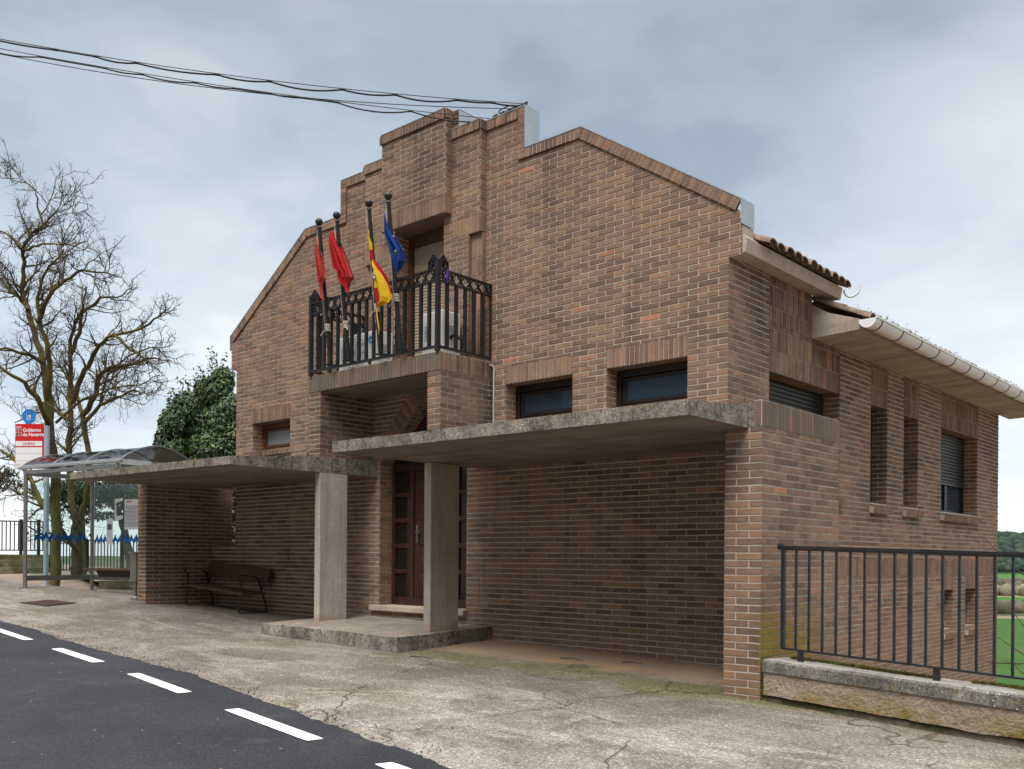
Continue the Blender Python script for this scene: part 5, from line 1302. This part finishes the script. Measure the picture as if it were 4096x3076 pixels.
# ------------------------------------------------------------------ trees
def branch(mb,path,r0,r1,n): 
    k=len(path); mb.tube(path,[r0+(r1-r0)*i/(k-1) for i in range(k)],n,cap=False)
def wander(p,d,L_,segs,rg,bend,grav=0.):
    pts=[p.copy()]; d=d.normalized()
    for i in range(segs):
        d=(d+Vector((rg.uniform(-1,1),rg.uniform(-1,1),rg.uniform(-1,1)))*bend+Vector((0,0,grav))).normalized()
        p=p+d*(L_/segs); pts.append(p)
    return pts
def grow(mbs,path,r0,r1,level,rg,dens=1.):
    """side branches along path; mbs = [limbs, twigs, pods]"""
    L_=sum((b-a).length for a,b in zip(path,path[1:]))
    n={1:int(L_*5.6*dens),2:int(L_*10.5*dens),3:int(L_*15*dens)}[level]
    for i in range(n):
        t=rg.uniform(.12,1.) if level>1 else rg.uniform(.18,1.)
        k=t*(len(path)-1); j=min(int(k),len(path)-2); p=path[j].lerp(path[j+1],k-j); d=(path[j+1]-path[j]).normalized(); r=r0+(r1-r0)*t
        ax=d.orthogonal().normalized(); ax.rotate(Matrix.Rotation(rg.uniform(0,6.28),3,d)); ang=rg.uniform(.6,1.25)
        nd=(d*math.cos(ang)+ax*math.sin(ang)+Vector((0,0,.12))).normalized()
        if level==1:
            l=rg.uniform(.5,1.35)*(1.12-.88*t); q=wander(p,nd,l,6,rg,.30,.05); rr_=min(r*.55,.028); branch(mbs[0],q,rr_,.006,5); grow(mbs,q,rr_,.006,2,rg,dens)
        elif level==2:
            l=rg.uniform(.2,.62)*min(1,.35+L_*.8); q=wander(p,nd,l,4,rg,.34,.04); branch(mbs[1],q,.0075,.0035,3); grow(mbs,q,.0075,.0035,3,rg,dens)
        else:
            l=rg.uniform(.07,.24); q=wander(p,nd,l,2,rg,.4,.02); branch(mbs[1],q,.0042,.0022,3)
            if rg.random()<.10:
                e=q[-1]; c=e+Vector((rg.uniform(-.02,.02),rg.uniform(-.02,.02),-rg.uniform(.02,.06))); s_=rg.uniform(.012,.022); v=Vector((rg.uniform(-1,1),rg.uniform(-1,1),0)).normalized()*s_*.5
                mbs[2].face([e-v*.2,c+v,c-Vector((0,0,s_*1.4)),c-v],0,rg.random())
def smooth_path(pts,k=3,rg=None,j=.03):
    o=[]
    for a,b in zip(pts,pts[1:]):
        for i in range(k): o.append(a.lerp(b,i/k)+(Vector((rg.uniform(-j,j),rg.uniform(-j,j),rg.uniform(-j,j))) if i else Vector()))
    return o+[pts[-1]]
def bare_tree(label,limbs,seed,dens=1.,base=None):
    rg=random.Random(seed); L=MB(); T=MB(); Pd=T
    trunk=MB()
    for k,(pts,r0,r1) in enumerate(limbs):
        q=smooth_path([at(*p) for p in pts],3,rg,.03)
        branch(trunk if k==0 else L,q,r0,r1,10 if k==0 else 7)
        if r1<.055: grow([L,T,Pd],q,r0,r1,1,rg,dens)
    b=at(*limbs[0][0][0])
    r=root('bare_tree',label,'tree',tuple(b),'leafless trees beside the bus shelter')
    trunk.build('trunk',M_BARK,r,smooth=True); L.build('limbs',M_LIMB,r,smooth=True); T.build('twigs',M_TWIG,r)
    print(label[:20],len(L.f),len(T.f))
    return r
w=20.3
bare_tree('big leafless tree with yellow lichened bark rising behind the bus stop sign',[
 ([(216,2345,w),(222,2230,w),(226,2100,w),(224,1950,w),(210,1800,w),(196,1680,w),(188,1560,w)],.115,.09),
 ([(224,2060,w),(185,2035,w+.2),(150,1980,w+.5),(115,1900,w+.8),(60,1840,w+1.),(0,1800,w+1.2),(-70,1740,w+1.4)],.075,.022),
 ([(188,1560,w),(170,1440,w+.1),(140,1330,w+.2),(112,1230,w+.3),(88,1170,w+.3),(92,1080,w+.2),(90,1000,w),(130,930,w-.1),(172,900,w-.2),(150,830,w-.2),(142,775,w-.3)],.075,.013),
 ([(192,1620,w),(200,1480,w-.3),(190,1380,w-.5),(160,1290,w-.6),(150,1190,w-.7),(175,1100,w-.8),(215,1050,w-1.),(255,1000,w-1.2)],.066,.013),
 ([(200,1700,w),(150,1590,w-.6),(100,1530,w-.9),(30,1490,w-1.2),(-50,1440,w-1.4)],.065,.02),
 ([(170,1450,w),(120,1420,w-.5),(50,1400,w-.9),(-40,1390,w-1.2)],.05,.015),
 ([(112,1240,w),(80,1190,w+.4),(30,1150,w+.7),(-50,1090,w+1.)],.05,.015),
 ([(90,1000,w),(60,960,w+.3),(20,930,w+.5),(-40,915,w+.6)],.035,.01),
 ([(92,1000,w),(150,985,w-.4),(220,975,w-.7),(300,985,w-1.),(350,965,w-1.2)],.03,.008),
 ([(150,1290,w-.6),(200,1180,w-1.),(260,1120,w-1.3),(330,1080,w-1.6),(420,1090,w-1.8),(490,1110,w-2.)],.05,.008),
 ([(142,760,w),(100,730,w),(50,720,w),(5,715,w)],.015,.005),
 ([(165,860,w),(210,780,w),(230,700,w-.2)],.016,.005),
 ([(172,900,w),(230,840,w-.2),(256,760,w-.3)],.02,.006),
 ],5,.95)
w=22.6
bare_tree('second leafless tree with a forked trunk and long low limbs towards the house',[
 ([(308,2300,w),(306,2220,w),(304,2130,w),(310,2085,w)],.135,.12),
 ([(308,2090,w),(292,2030,w),(282,1950,w),(276,1800,w),(284,1674,w),(281,1530,w),(281,1360,w-.1),(300,1290,w-.3),(330,1240,w-.5),(345,1150,w-.7)]  ,.095,.018),
 ([(310,2090,w),(345,2010,w-.2),(362,1900,w-.4),(350,1780,w-.4),(330,1660,w-.4)],.07,.06),
 ([(290,1610,w),(330,1500,w-.4),(364,1445,w-.7),(395,1384,w-1.),(456,1340,w-1.3),(573,1310,w-1.6),(640,1265,w-1.9),(666,1240,w-2.)],.069,.011),
 ([(330,1660,w-.4),(385,1575,w-.8),(395,1510,w-1.),(440,1470,w-1.3),(500,1460,w-1.6),(590,1435,w-1.9),(680,1440,w-2.2)],.07,.012),
 ([(330,1700,w-.4),(400,1620,w-.8),(470,1590,w-1.3),(540,1560,w-1.6),(600,1585,w-2.)],.05,.010),
 ([(225,1690,w-1.),(330,1600,w-1.6),(440,1555,w-2.),(560,1540,w-2.4),(640,1500,w-2.6)],.035,.008),
 ([(281,1420,w),(320,1330,w-.3),(330,1250,w-.4),(400,1190,w-.6),(470,1190,w-.8),(530,1150,w-1.)],.055,.010),
 ([(456,1340,w-1.3),(520,1400,w-1.6),(580,1440,w-1.9),(620,1470,w-2.)],.035,.010),
 ([(330,1660,w-.4),(300,1560,w+.4),(250,1480,w+.9),(200,1400,w+1.2)],.05,.012),
 ([(284,1674,w),(220,1640,w+.6),(140,1650,w+1.1),(60,1690,w+1.5)],.045,.012),
 ([(310,2200,w),(262,2150,w-1.6),(240,2110,w-1.8)],.06,.05),
 ([(400,1620,w-.8),(430,1500,w-.9),(520,1420,w-1.1),(600,1390,w-1.3),(690,1380,w-1.5)],.03,.008),
 ],15,.9)
# third, slimmer tree with evergreen leaves
def leaf_cloud(mb,c,rad,n,rg,size,shape=None,inner=.45):
    for i in range(n):
        a=rg.uniform(0,6.283); zz=rg.uniform(-1,1); q=math.sqrt(1-zz*zz); rr_=(inner+(1-inner)*rg.random()**.5)
        dr=Vector((q*math.cos(a),q*math.sin(a),zz)); p=Vector((c[0]+dr.x*rad[0]*rr_,c[1]+dr.y*rad[1]*rr_,c[2]+dr.z*rad[2]*rr_))
        if shape and not shape(p): continue
        leaf1(mb,p,dr,size,rg)
def leaf1(mb,p,dr,size,rg):
    s_=size*rg.uniform(.7,1.25); nrm=(dr+Vector((rg.uniform(-1,1),rg.uniform(-1,1),rg.uniform(-.3,1.2)))*.8).normalized()
    t=nrm.orthogonal().normalized(); t.rotate(Matrix.Rotation(rg.uniform(0,6.28),3,nrm)); t=(t+Vector((0,0,-.5))).normalized(); b=nrm.cross(t).normalized()
    a0=p; a1=p+t*s_*.5+b*s_*.24-nrm*s_*.05; a2=p+t*s_-nrm*s_*.16; a3=p+t*s_*.5-b*s_*.24-nrm*s_*.05; mid=p+t*s_*.5+nrm*s_*.04
    tt=rg.random(); mb.face([a0,a1,mid],0,tt); mb.face([a1,a2,mid],0,tt); mb.face([a2,a3,mid],0,tt); mb.face([a3,a0,mid],0,tt)
w=24.0; rg=random.Random(33)
r=root('ivy_tree','slim leaning tree carrying dark evergreen leaves behind the shelter glass','tree',tuple(at(530,2300,w)))
m=MB(); q=smooth_path([at(*p) for p in ((535,2310,w),(522,2240,w),(508,2180,w),(498,2120,w),(480,2060,w+.1),(450,2010,w+.2),(420,1970,w+.3))],3,rg,.02); branch(m,q,.13,.05,9)
q2=smooth_path([at(*p) for p in ((498,2110,w),(500,2050,w),(520,1990,w),(540,1940,w))],3,rg,.02); branch(m,q2,.07,.03,7); m.build('trunk',M_BARK,r,smooth=True)
m=MB()
for (u,v,ru,rv,n) in ((455,1960,70,45,800),(520,1950,60,60,850),(415,1995,40,30,300),(500,2010,50,30,420),(440,2060,30,20,150),(560,1990,45,70,500)):
    k=w/FPX; leaf_cloud(m,at(u,v,w+rg.uniform(-.4,.4)),(ru*k,.5,rv*k),n,rg,.12)
m.build('crown',M_IVY,r)
w=25.0
r=root('ivy_tree','dark ivy covered trunks with heavy leaf clumps seen through the left shelter pane','tree',tuple(at(330,2320,w)))
m=MB(); q=smooth_path([at(*p) for p in ((340,2320,w),(335,2200,w),(330,2080,w),(322,1980,w),(320,1900,w))],3,rg,.02); branch(m,q,.07,.05,7); m.build('trunk',M_BARK,r,smooth=True)
m=MB()
for (u,v,ru,rv,n) in ((270,1960,70,45,900),(330,1950,60,55,900),(235,2000,30,25,200),(345,2010,25,45,350),(300,2030,22,20,120),(350,2060,20,25,120)):
    k=w/FPX; leaf_cloud(m,at(u,v,w+rg.uniform(-.4,.4)),(ru*k,.5,rv*k),n,rg,.12)
m.build('crown',M_IVY,r)
w=23.0
r=root('evergreen_bush','small dark evergreen bush at the far left edge beyond the sign','bush',tuple(at(-60,2320,w)))
m=MB(); q=smooth_path([at(*p) for p in ((-70,2320,w),(-60,2100,w),(-40,1950,w))],3,rg,.02); branch(m,q,.05,.03,6); m.build('trunk',M_BARK,r,smooth=True)
m=MB()
for (u,v,ru,rv,n) in ((-10,1890,30,35,260),(-50,1930,60,60,520),(15,1930,26,22,110)):
    k=w/FPX; leaf_cloud(m,at(u,v,w),(ru*k,.5,rv*k),n,rg,.11)
m.build('crown',M_IVY,r)
# dense glossy evergreen between shelter and gable
rg=random.Random(77); w=20.5; k=w/FPX
r=root('evergreen_tree','dense glossy dark green evergreen tree left of the brick gable','tree',tuple(at(800,2300,w)))
m=MB(); q=smooth_path([at(*p) for p in ((800,2330,w),(806,2150,w),(815,1950,w),(860,1700,w),(880,1560,w))],3,rg,.03); branch(m,q,.08,.02,8)
for i in range(26):
    p=at(840+rg.uniform(-40,40),1900-rg.uniform(0,280),w); qq=wander(p,Vector((rg.uniform(-1,1),rg.uniform(-1,1),rg.uniform(.1,1))),rg.uniform(.4,1.0),5,rg,.25,.03); branch(m,qq,.02,.006,5)
m.build('trunk',M_BARK,r,smooth=True)
m=MB()
blobs=[(880,1560,55,100,1000),(690,1690,60,65,800),(655,1770,42,70,500),(750,1625,65,65,800),(830,1565,60,65,800),(650,1860,45,60,500),(720,1640,40,45,400),(905,1520,35,60,420),(890,1700,90,90,1500),(800,1690,70,70,1000),(760,1760,80,70,1100),(850,1790,110,80,1500),(700,1790,60,60,700),(680,1850,55,60,650),(780,1880,110,70,1300),(940,1760,90,110,1200),(720,1720,40,35,320),(930,1640,70,70,700),(930,1930,60,90,900),(935,2080,50,90,800),(900,2010,80,80,800),(655,1800,28,30,170),(860,1900,120,60,900)]
for (u,v,ru,rv,n) in blobs: leaf_cloud(m,at(u,v,w+rg.uniform(-.35,.35)),(ru*k,ru*k*.9,rv*k),int(n*1.5),rg,.10)
for i in range(60):       # shoots that break the outline
    u=rg.uniform(640,930); top={640:1690,680:1620,740:1570,790:1530,880:1455,930:1530}; kx=min(top,key=lambda q:abs(q-u)); p=at(u,top[kx]+rg.uniform(-15,40),w+rg.uniform(-.3,.3)); d=Vector((rg.uniform(-.6,.3),rg.uniform(-.3,.3),1))
    for j in range(7): leaf1(m,p+d*.05*j+Vector((rg.uniform(-.02,.02),0,0)),Vector((rg.uniform(-1,1),rg.uniform(-1,1),.3)),.085,rg)
m.build('crown',M_LEAF,r)

# ------------------------------------------------------------------ overhead cables
def cable(label,pts,thick,rad,mess,seed,loops):
    """messenger wire with a heavier cable lashed below it"""
    rg=random.Random(seed); A,B=pts; L_=(B-A).length
    r=root('power_cable',label,'cable',tuple(B),'overhead cables to the gable')
    f=lambda t,s:A.lerp(B,t)-Vector((0,0,s*4*t*(1-t)))
    m=MB(); m.tube([f(-.6+1.6*i/80,mess) for i in range(81)],.0055,5); m.build('messenger_wire',M_CABLE,r)
    m=MB(); ties=[-.6]; 
    while ties[-1]<.96: ties.append(ties[-1]+rg.uniform(.05,.15))
    ties[-1]=1.; P=[]
    for a,b in zip(ties,ties[1:]):
        sag=rg.uniform(-.004,.045)*((b-a)/.1)
        for i in range(8):
            u=i/8; P.append(f(a+(b-a)*u,mess)-Vector((0,0,.013+sag*4*u*(1-u))))
    P.append(f(1,mess)); m.tube(P,rad,6)
    for t in ties[1:-1]: q=f(t,mess); d=(f(t+.002,mess)-f(t-.002,mess)).normalized(); m.tube([q-d*.03-Vector((0,0,.01)),q+d*.03-Vector((0,0,.01))],rad*1.5,6)
    m.build('insulated_cable',M_CABLE,r,smooth=True); return r
E1=Vector((-2.93,.08,5.80)); E2=Vector((-3.45,.10,5.765))
c1=cable('upper black cable bundle running from the left to the right step of the gable',(at(-60,145,12.2),E1),1,.011,.11,3,1)
c2=cable('lower black cable bundle running from the left to the middle of the gable',(at(-60,183,12.6),E2),1,.0095,.08,4,1)
m=MB(); A=at(-60,204,12.9); B=E1+Vector((-.2,0,.0)); m.tube([A.lerp(B,i/40)-Vector((0,0,.165*4*(i/40)*(1-i/40))) for i in range(-24,41)],.006,5)
m.build('telephone_wire',M_CABLE,None,label='single thin black wire below the two cable bundles',cat='cable',origin=tuple(B))
m=MB(); q=E1; m.tube([q+Vector((-.95,0,.02)),q+Vector((-.86,0,-.10)),q+Vector((-.78,0,-.20)),q+Vector((-.70,0,-.14)),q+Vector((-.60,0,-.02)),q+Vector((-.3,0,.0)),q+Vector((0,0,.02))],.016,6)
m.tube([q+Vector((-.36+.14*math.cos(a),.0,.045+.03*math.sin(a))) for a in [i*.35 for i in range(19)]],.008,5)
for dx in (-.55,-.42,-.30,-.2): m.tube([q+Vector((dx-.03,0,-.0)),q+Vector((dx+.03,0,.004))],.03,6)
m.build('splice',M_CABLE,c1,smooth=True)
m=MB(); q=E2; m.tube([q+Vector((-.62,0,.06)),q+Vector((-.5,0,.0)),q+Vector((-.42,0,-.17)),q+Vector((-.34,0,-.2)),q+Vector((-.24,0,-.02)),q+Vector((0,0,.0)),q+Vector((.3,.02,-.03))],.014,6); m.build('splice',M_CABLE,c2,smooth=True)
m=MB(); q=E1+Vector((-1.0,0,.03)); m.tube([q,q+Vector((.08,0,-.02))],.022,6); m.build('connector',M_SBLU,c1)
# ------------------------------------------------------------------ land: terrain, fields, wooded hill
def zr_right(w):
    K_=[(0,-3.2),(14,-3.6),(22,-4.6),(70,-9.3),(200,-14.4),(262,-15.4),(420,-17.5),(520,-17.),(700,-12.2),(770,-10.8),(1150,30),(1700,36),(3000,10),(9000,-30)]
    for (a,x),(b,y) in zip(K_,K_[1:]):
        if a<=w<=b: return x+(y-x)*(w-a)/(b-a)
    return K_[-1][1]
def zr_left(w):
    K_=[(0,-3.0),(26,-3.),(34,-4.5),(60,-14),(300,-42),(1500,-60),(3200,-58),(4200,-20),(5200,-14),(9000,-30)]
    for (a,x),(b,y) in zip(K_,K_[1:]):
        if a<=w<=b: return x+(y-x)*(w-a)/(b-a)
    return K_[-1][1]
def land_z(az,w):     # az = right/forward ratio
    t=min(1,max(0,(az+.15)/.35)); t=t*t*(3-2*t)
    h=zr_left(w)*(1-t)+zr_right(w)*t
    f=min(1,max(0,(w-500)/600))
    p=CAM+Vector((az*w*XD[0]+w*XD[1],az*w*YD[0]+w*YD[1],0))
    return h+f*(5+w*.002)*mnoise.noise(Vector((p.x*.0022,p.y*.0022,0)))+min(1,w/300)*.4*mnoise.noise(Vector((p.x*.02,p.y*.02,5)))
def land_pt(az,w,z=None): return Vector((CAM.x+az*w*XD[0]+w*XD[1],CAM.y+az*w*YD[0]+w*YD[1],land_z(az,w) if z is None else z))
def terrain_mat():
    m=NT('farmland'); p=m.pos(); x=m.xyz(p)
    # distance bands measured along the valley axis
    vm=m.n('ShaderNodeVectorMath'); vm.operation='DOT_PRODUCT'; vm.inputs[1].default_value=(XD[1],YD[1],0); m.l(p,vm.inputs[0])
    w=m.math('ADD',vm.outputs['Value'],-(CAM.x*XD[1]+CAM.y*YD[1])); wn=m.math('ADD',w,m.math('MULTIPLY',m.noise(p,.012,3,.5),30))
    g1=m.mix(m.ramp(m.noise(m.pos(scale=(.02,.2,1)),1.,4,.6),[(.35,0),(.65,1)]),(.042,.098,.022),(.056,.12,.028))
    g1=m.mix(1.,g1,m.ramp(m.noise(p,.9,4,.7),[(.3,.75),(.7,1.15)]),'MULTIPLY')
    dull=(.075,.085,.045); tan=(.22,.18,.12)
    g1=m.mix(m.step(w,44,62),(.21,.165,.115),g1)
    c=m.mix(m.math('MULTIPLY',m.step(wn,128,130),m.step(wn,142,138)),g1,(.06,.10,.035))
    c=m.mix(m.step(wn,268,272),c,tan); c=m.mix(m.step(wn,285,290),c,dull); c=m.mix(m.step(wn,395,398),c,(.05,.14,.025)); c=m.mix(m.step(wn,470,474),c,tan)
    c=m.mix(m.step(wn,495,500),c,(.06,.07,.045)); c=m.mix(m.step(wn,610,614),c,(.065,.15,.035)); c=m.mix(m.step(wn,775,785),c,(.018,.036,.018))
    c=m.mix(m.step(wn,2200,2300),c,(.09,.11,.06))
    return m.done(c,.95,0,.1)
M_LAND=terrain_mat()
ln2=MB(); ws=[6,9,12,15,19,24,30,36,44,54,66,80,100,125,155,190,230,275,330,400,480,580,680,760,820,900,1000,1100,1200,1350,1550,1800,2200,2700,3200,3700,4200,4800,5600,6800,8600]
azs=frange(-1.35,1.35,108); ii={}
for i,a in enumerate(azs):
    for j,w in enumerate(ws): ii[i,j]=len(ln2.v); ln2.v.append(tuple(land_pt(a,w)))
for i in range(len(azs)-1):
    for j in range(len(ws)-1): ln2.f.append((ii[i,j],ii[i+1,j],ii[i+1,j+1],ii[i,j+1])); ln2.m.append(0); ln2.t.append(.5)
ln2.build('terrain',M_LAND,kind='structure',smooth=True)
# ground sheet below and behind the viewer, out to the horizon
gs_=MB(); gs_.face([(-9000,-9000,-75),(9000,-9000,-75),(9000,9000,-75),(-9000,9000,-75)],0); gs_.build('ground',M_LAND,kind='structure')
import bmesh
_bm=bmesh.new(); bmesh.ops.create_icosphere(_bm,subdivisions=2,radius=1.); ICO_V=[v.co.copy() for v in _bm.verts]; ICO_F=[[v.index for v in f.verts] for f in _bm.faces]; _bm.free()
def crown(mb,c,r,rg,squash=.9):
    o=Vector((rg.uniform(-99,99),rg.uniform(-99,99),0)); i=len(mb.v)
    for v in ICO_V:
        k=1+.38*mnoise.noise(v*1.7+o)+.22*mnoise.noise(v*4.1+o); mb.v.append((c.x+v.x*r*k,c.y+v.y*r*k,c.z+v.z*r*k*squash))
    t=rg.random()
    for f in ICO_F: mb.f.append(tuple(i+q for q in f)); mb.m.append(0); mb.t.append(min(1,max(0,t+rg.uniform(-.15,.15))))
M_WOOD=leaf('far_wood',[(0,(.012,.030,.022)),(.5,(.02,.044,.028)),(.85,(.03,.056,.034)),(1,(.045,.065,.04))],.95)  # bluish stops stand in for haze over the far hill
M_HEDGE=leaf('hedge_scrub',[(0,(.05,.055,.03)),(.5,(.085,.075,.05)),(1,(.12,.10,.07))],.95)
M_TANB=leaf('pale_scrub',[(0,(.14,.135,.075)),(1,(.26,.23,.14))],.95)
fr_w=MB(); rg=random.Random(41)
for i in range(1500):
    a=rg.uniform(.40,.70); w=785+rg.random()**1.2*420; p=land_pt(a,w); rr_=rg.uniform(3.2,6.2); crown(fr_w,p+Vector((0,0,rr_*.55)),rr_,rg)
tag(fr_w.build('forest',M_WOOD,smooth=True),'dark pine and oak wood covering the hill beyond the fields','forest',kind='stuff')
hg=MB()
for i in range(330):
    a=rg.uniform(.42,.68); w=rg.choice((rg.uniform(288,330),rg.uniform(500,600),rg.uniform(500,600))); rr_=rg.uniform(1.6,3.) if w<400 else rg.uniform(2.5,4.5); crown(hg,land_pt(a,w)+Vector((0,0,rr_*.4)),rr_,rg)
tag(hg.build('hedgerow',M_HEDGE,smooth=True),'grey brown hedgerows between the green fields','hedge',kind='stuff')
tb=MB()
for i in range(70):
    a=rg.uniform(.44,.66); w=rg.uniform(474,490); rr_=rg.uniform(1.5,3.2); crown(tb,land_pt(a,w)+Vector((0,0,rr_*.7)),rr_,rg,1.2)
tag(tb.build('bush_row',M_TANB,smooth=True),'row of pale yellowish bushes at the far edge of a field','bushes',kind='stuff')

# ------------------------------------------------------------------ sky, sun, air
wd_=bpy.data.worlds.new('World'); scn.world=wd_; wd_.use_nodes=True; nt=wd_.node_tree; N=nt.nodes; Lk=nt.links
bg=N['Background']
SUN_EL,SUN_AZ=R(53),R(160)        # azimuth from +Y, clockwise
sky=N.new('ShaderNodeTexSky'); sky.sky_type='NISHITA'; sky.sun_disc=False; sky.sun_elevation=SUN_EL; sky.sun_rotation=SUN_AZ
def mnode(op,a,b=None,clamp=False):
    nd=N.new('ShaderNodeMath'); nd.operation=op; nd.use_clamp=clamp
    for i,v in enumerate((a,b)):
        if v is None: continue
        if isinstance(v,(int,float)): nd.inputs[i].default_value=v
        else: Lk.new(v,nd.inputs[i])
    return nd.outputs[0]
tc=N.new('ShaderNodeTexCoord'); sx=N.new('ShaderNodeSeparateXYZ'); Lk.new(tc.outputs['Generated'],sx.inputs[0])
zc=mnode('MAXIMUM',sx.outputs[2],0.)
dv=mnode('ADD',zc,.22)
cx=mnode('DIVIDE',sx.outputs[0],dv); cy=mnode('DIVIDE',sx.outputs[1],dv); cb_=N.new('ShaderNodeCombineXYZ'); Lk.new(cx,cb_.inputs[0]); Lk.new(cy,cb_.inputs[1])
def wnoise(scale,detail,rough,dist=0,off=(0,0,0),sc=(1,1,1)):
    mp=N.new('ShaderNodeMapping'); mp.inputs['Location'].default_value=off; mp.inputs['Scale'].default_value=sc; Lk.new(cb_.outputs[0],mp.inputs['Vector'])
    nd=N.new('ShaderNodeTexNoise'); nd.inputs['Scale'].default_value=scale; nd.inputs['Detail'].default_value=detail; nd.inputs['Roughness'].default_value=rough; nd.inputs['Distortion'].default_value=dist; Lk.new(mp.outputs[0],nd.inputs['Vector']); return nd.outputs['Fac']
def wramp(f,st):
    nd=N.new('ShaderNodeValToRGB'); cr=nd.color_ramp; cr.interpolation='EASE'
    while len(cr.elements)<len(st): cr.elements.new(.5)
    for e,(p,c) in zip(cr.elements,st): e.position=p; e.color=(*c,1) if not isinstance(c,(int,float)) else (c,c,c,1)
    Lk.new(f,nd.inputs[0]); return nd.outputs[0]
def wmix(f,a,b,blend='MIX'):
    nd=N.new('ShaderNodeMix'); nd.data_type='RGBA'; nd.blend_type=blend
    for s_,v in ((nd.inputs[0],f),(nd.inputs[6],a),(nd.inputs[7],b)):
        if isinstance(v,bpy.types.NodeSocket): Lk.new(v,s_)
        elif isinstance(v,(int,float)): s_.default_value=v if s_==nd.inputs[0] else (v,v,v,1)
        else: s_.default_value=(*v,1)
    return nd.outputs[2]
n1=wnoise(1.15,5,.5,.35,(3.1,1.7,0)); n2=wnoise(3.4,5,.5,.3,(7.3,2.2,0)); 
nn_=mnode('ADD',mnode('MULTIPLY',n1,.68),mnode('MULTIPLY',n2,.32))
cl=wramp(nn_,[(.36,(.245,.292,.345)),(.46,(.31,.362,.418)),(.53,(.365,.412,.46)),(.60,(.44,.475,.51)),(.68,(.54,.562,.582))])
dk_=mnode('SUBTRACT',1.12,mnode('MULTIPLY',mnode('MAXIMUM',mnode('SUBTRACT',zc,.10),0.),.85)); cl=wmix(1.,cl,dk_,'MULTIPLY')
# brighter, whiter veil towards the horizon and to the west (left of the view)
west=mnode('ADD',mnode('MULTIPLY',sx.outputs[0],-.92),mnode('MULTIPLY',sx.outputs[1],.38))
hz=mnode('POWER',mnode('SUBTRACT',1.,zc,True),13.)
hw=mnode('MULTIPLY',hz,mnode('ADD',.62,mnode('MULTIPLY',mnode('MAXIMUM',west,0.),.9)),True)
cl=wmix(hw,cl,(.66,.67,.675))
vd_=N.new('ShaderNodeVectorMath'); vd_.operation='DOT_PRODUCT'; vd_.inputs[1].default_value=Vector((-.16,.97,.19)).normalized(); Lk.new(tc.outputs['Generated'],vd_.inputs[0])
rm_=N.new('ShaderNodeMapRange'); rm_.interpolation_type='SMOOTHSTEP'; rm_.inputs[1].default_value=.93; rm_.inputs[2].default_value=1.; Lk.new(vd_.outputs['Value'],rm_.inputs[0])
cl=wmix(mnode('MULTIPLY',mnode('MULTIPLY',rm_.outputs[0],wnoise(2.6,5,.55,.3,(1.3,8.8,0))),1.15,True),cl,(.56,.57,.58))
# overcast: the zenith, out of view, is boosted to light the scene
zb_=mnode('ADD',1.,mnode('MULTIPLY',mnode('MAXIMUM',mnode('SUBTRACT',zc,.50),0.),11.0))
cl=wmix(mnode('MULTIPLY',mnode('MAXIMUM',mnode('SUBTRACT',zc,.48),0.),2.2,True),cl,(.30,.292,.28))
# low sky behind the viewer, dimmed to keep the canopy recess dark
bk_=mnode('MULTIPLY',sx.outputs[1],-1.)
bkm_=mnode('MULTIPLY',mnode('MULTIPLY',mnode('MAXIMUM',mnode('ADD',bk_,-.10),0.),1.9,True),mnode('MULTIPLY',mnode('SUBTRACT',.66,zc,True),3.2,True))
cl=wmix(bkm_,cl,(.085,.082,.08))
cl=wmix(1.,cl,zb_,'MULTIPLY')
skm=N.new('ShaderNodeVectorMath'); skm.operation='SCALE'; skm.inputs['Scale'].default_value=.10; Lk.new(sky.outputs[0],skm.inputs[0])
fin=wmix(.86,skm.outputs[0],cl)
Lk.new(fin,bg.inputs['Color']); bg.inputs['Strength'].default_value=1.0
sl_=bpy.data.lights.new('sun','SUN'); sl_.energy=1.7; sl_.angle=R(30); sl_.color=(1,.955,.89); so=bpy.data.objects.new('sun',sl_); COL.objects.link(so)
sd=Vector((math.sin(SUN_AZ)*math.cos(SUN_EL),math.cos(SUN_AZ)*math.cos(SUN_EL),math.sin(SUN_EL))); so.rotation_euler=sd.to_track_quat('Z','Y').to_euler(); so.location=(0,-10,20)

# ------------------------------------------------------------------ camera
cam=bpy.data.cameras.new('camera'); co=bpy.data.objects.new('camera',cam); COL.objects.link(co)
cam.sensor_fit='HORIZONTAL'; cam.sensor_width=36.; cam.lens=FPX/4096*36; cam.shift_y=(CYP-1538)/4096; cam.clip_start=.1; cam.clip_end=20000
fw=Vector((XD[1],YD[1],0)).normalized(); rt=Vector((XD[0],YD[0],0)).normalized(); up=Vector((0,0,1))
M3=Matrix((rt,up,-fw)).transposed().to_4x4(); M3=M3@Matrix.Rotation(math.atan(ROLL),4,'Z'); M3.translation=CAM; co.matrix_world=M3
scn.camera=co
scn.view_settings.view_transform='Standard'; scn.view_settings.look='None'; scn.view_settings.exposure=.85; scn.view_settings.gamma=1.
scn.render.resolution_x=1024; scn.render.resolution_y=769
scn.cycles.max_bounces=8; scn.cycles.transparent_max_bounces=16; scn.cycles.use_denoising=True
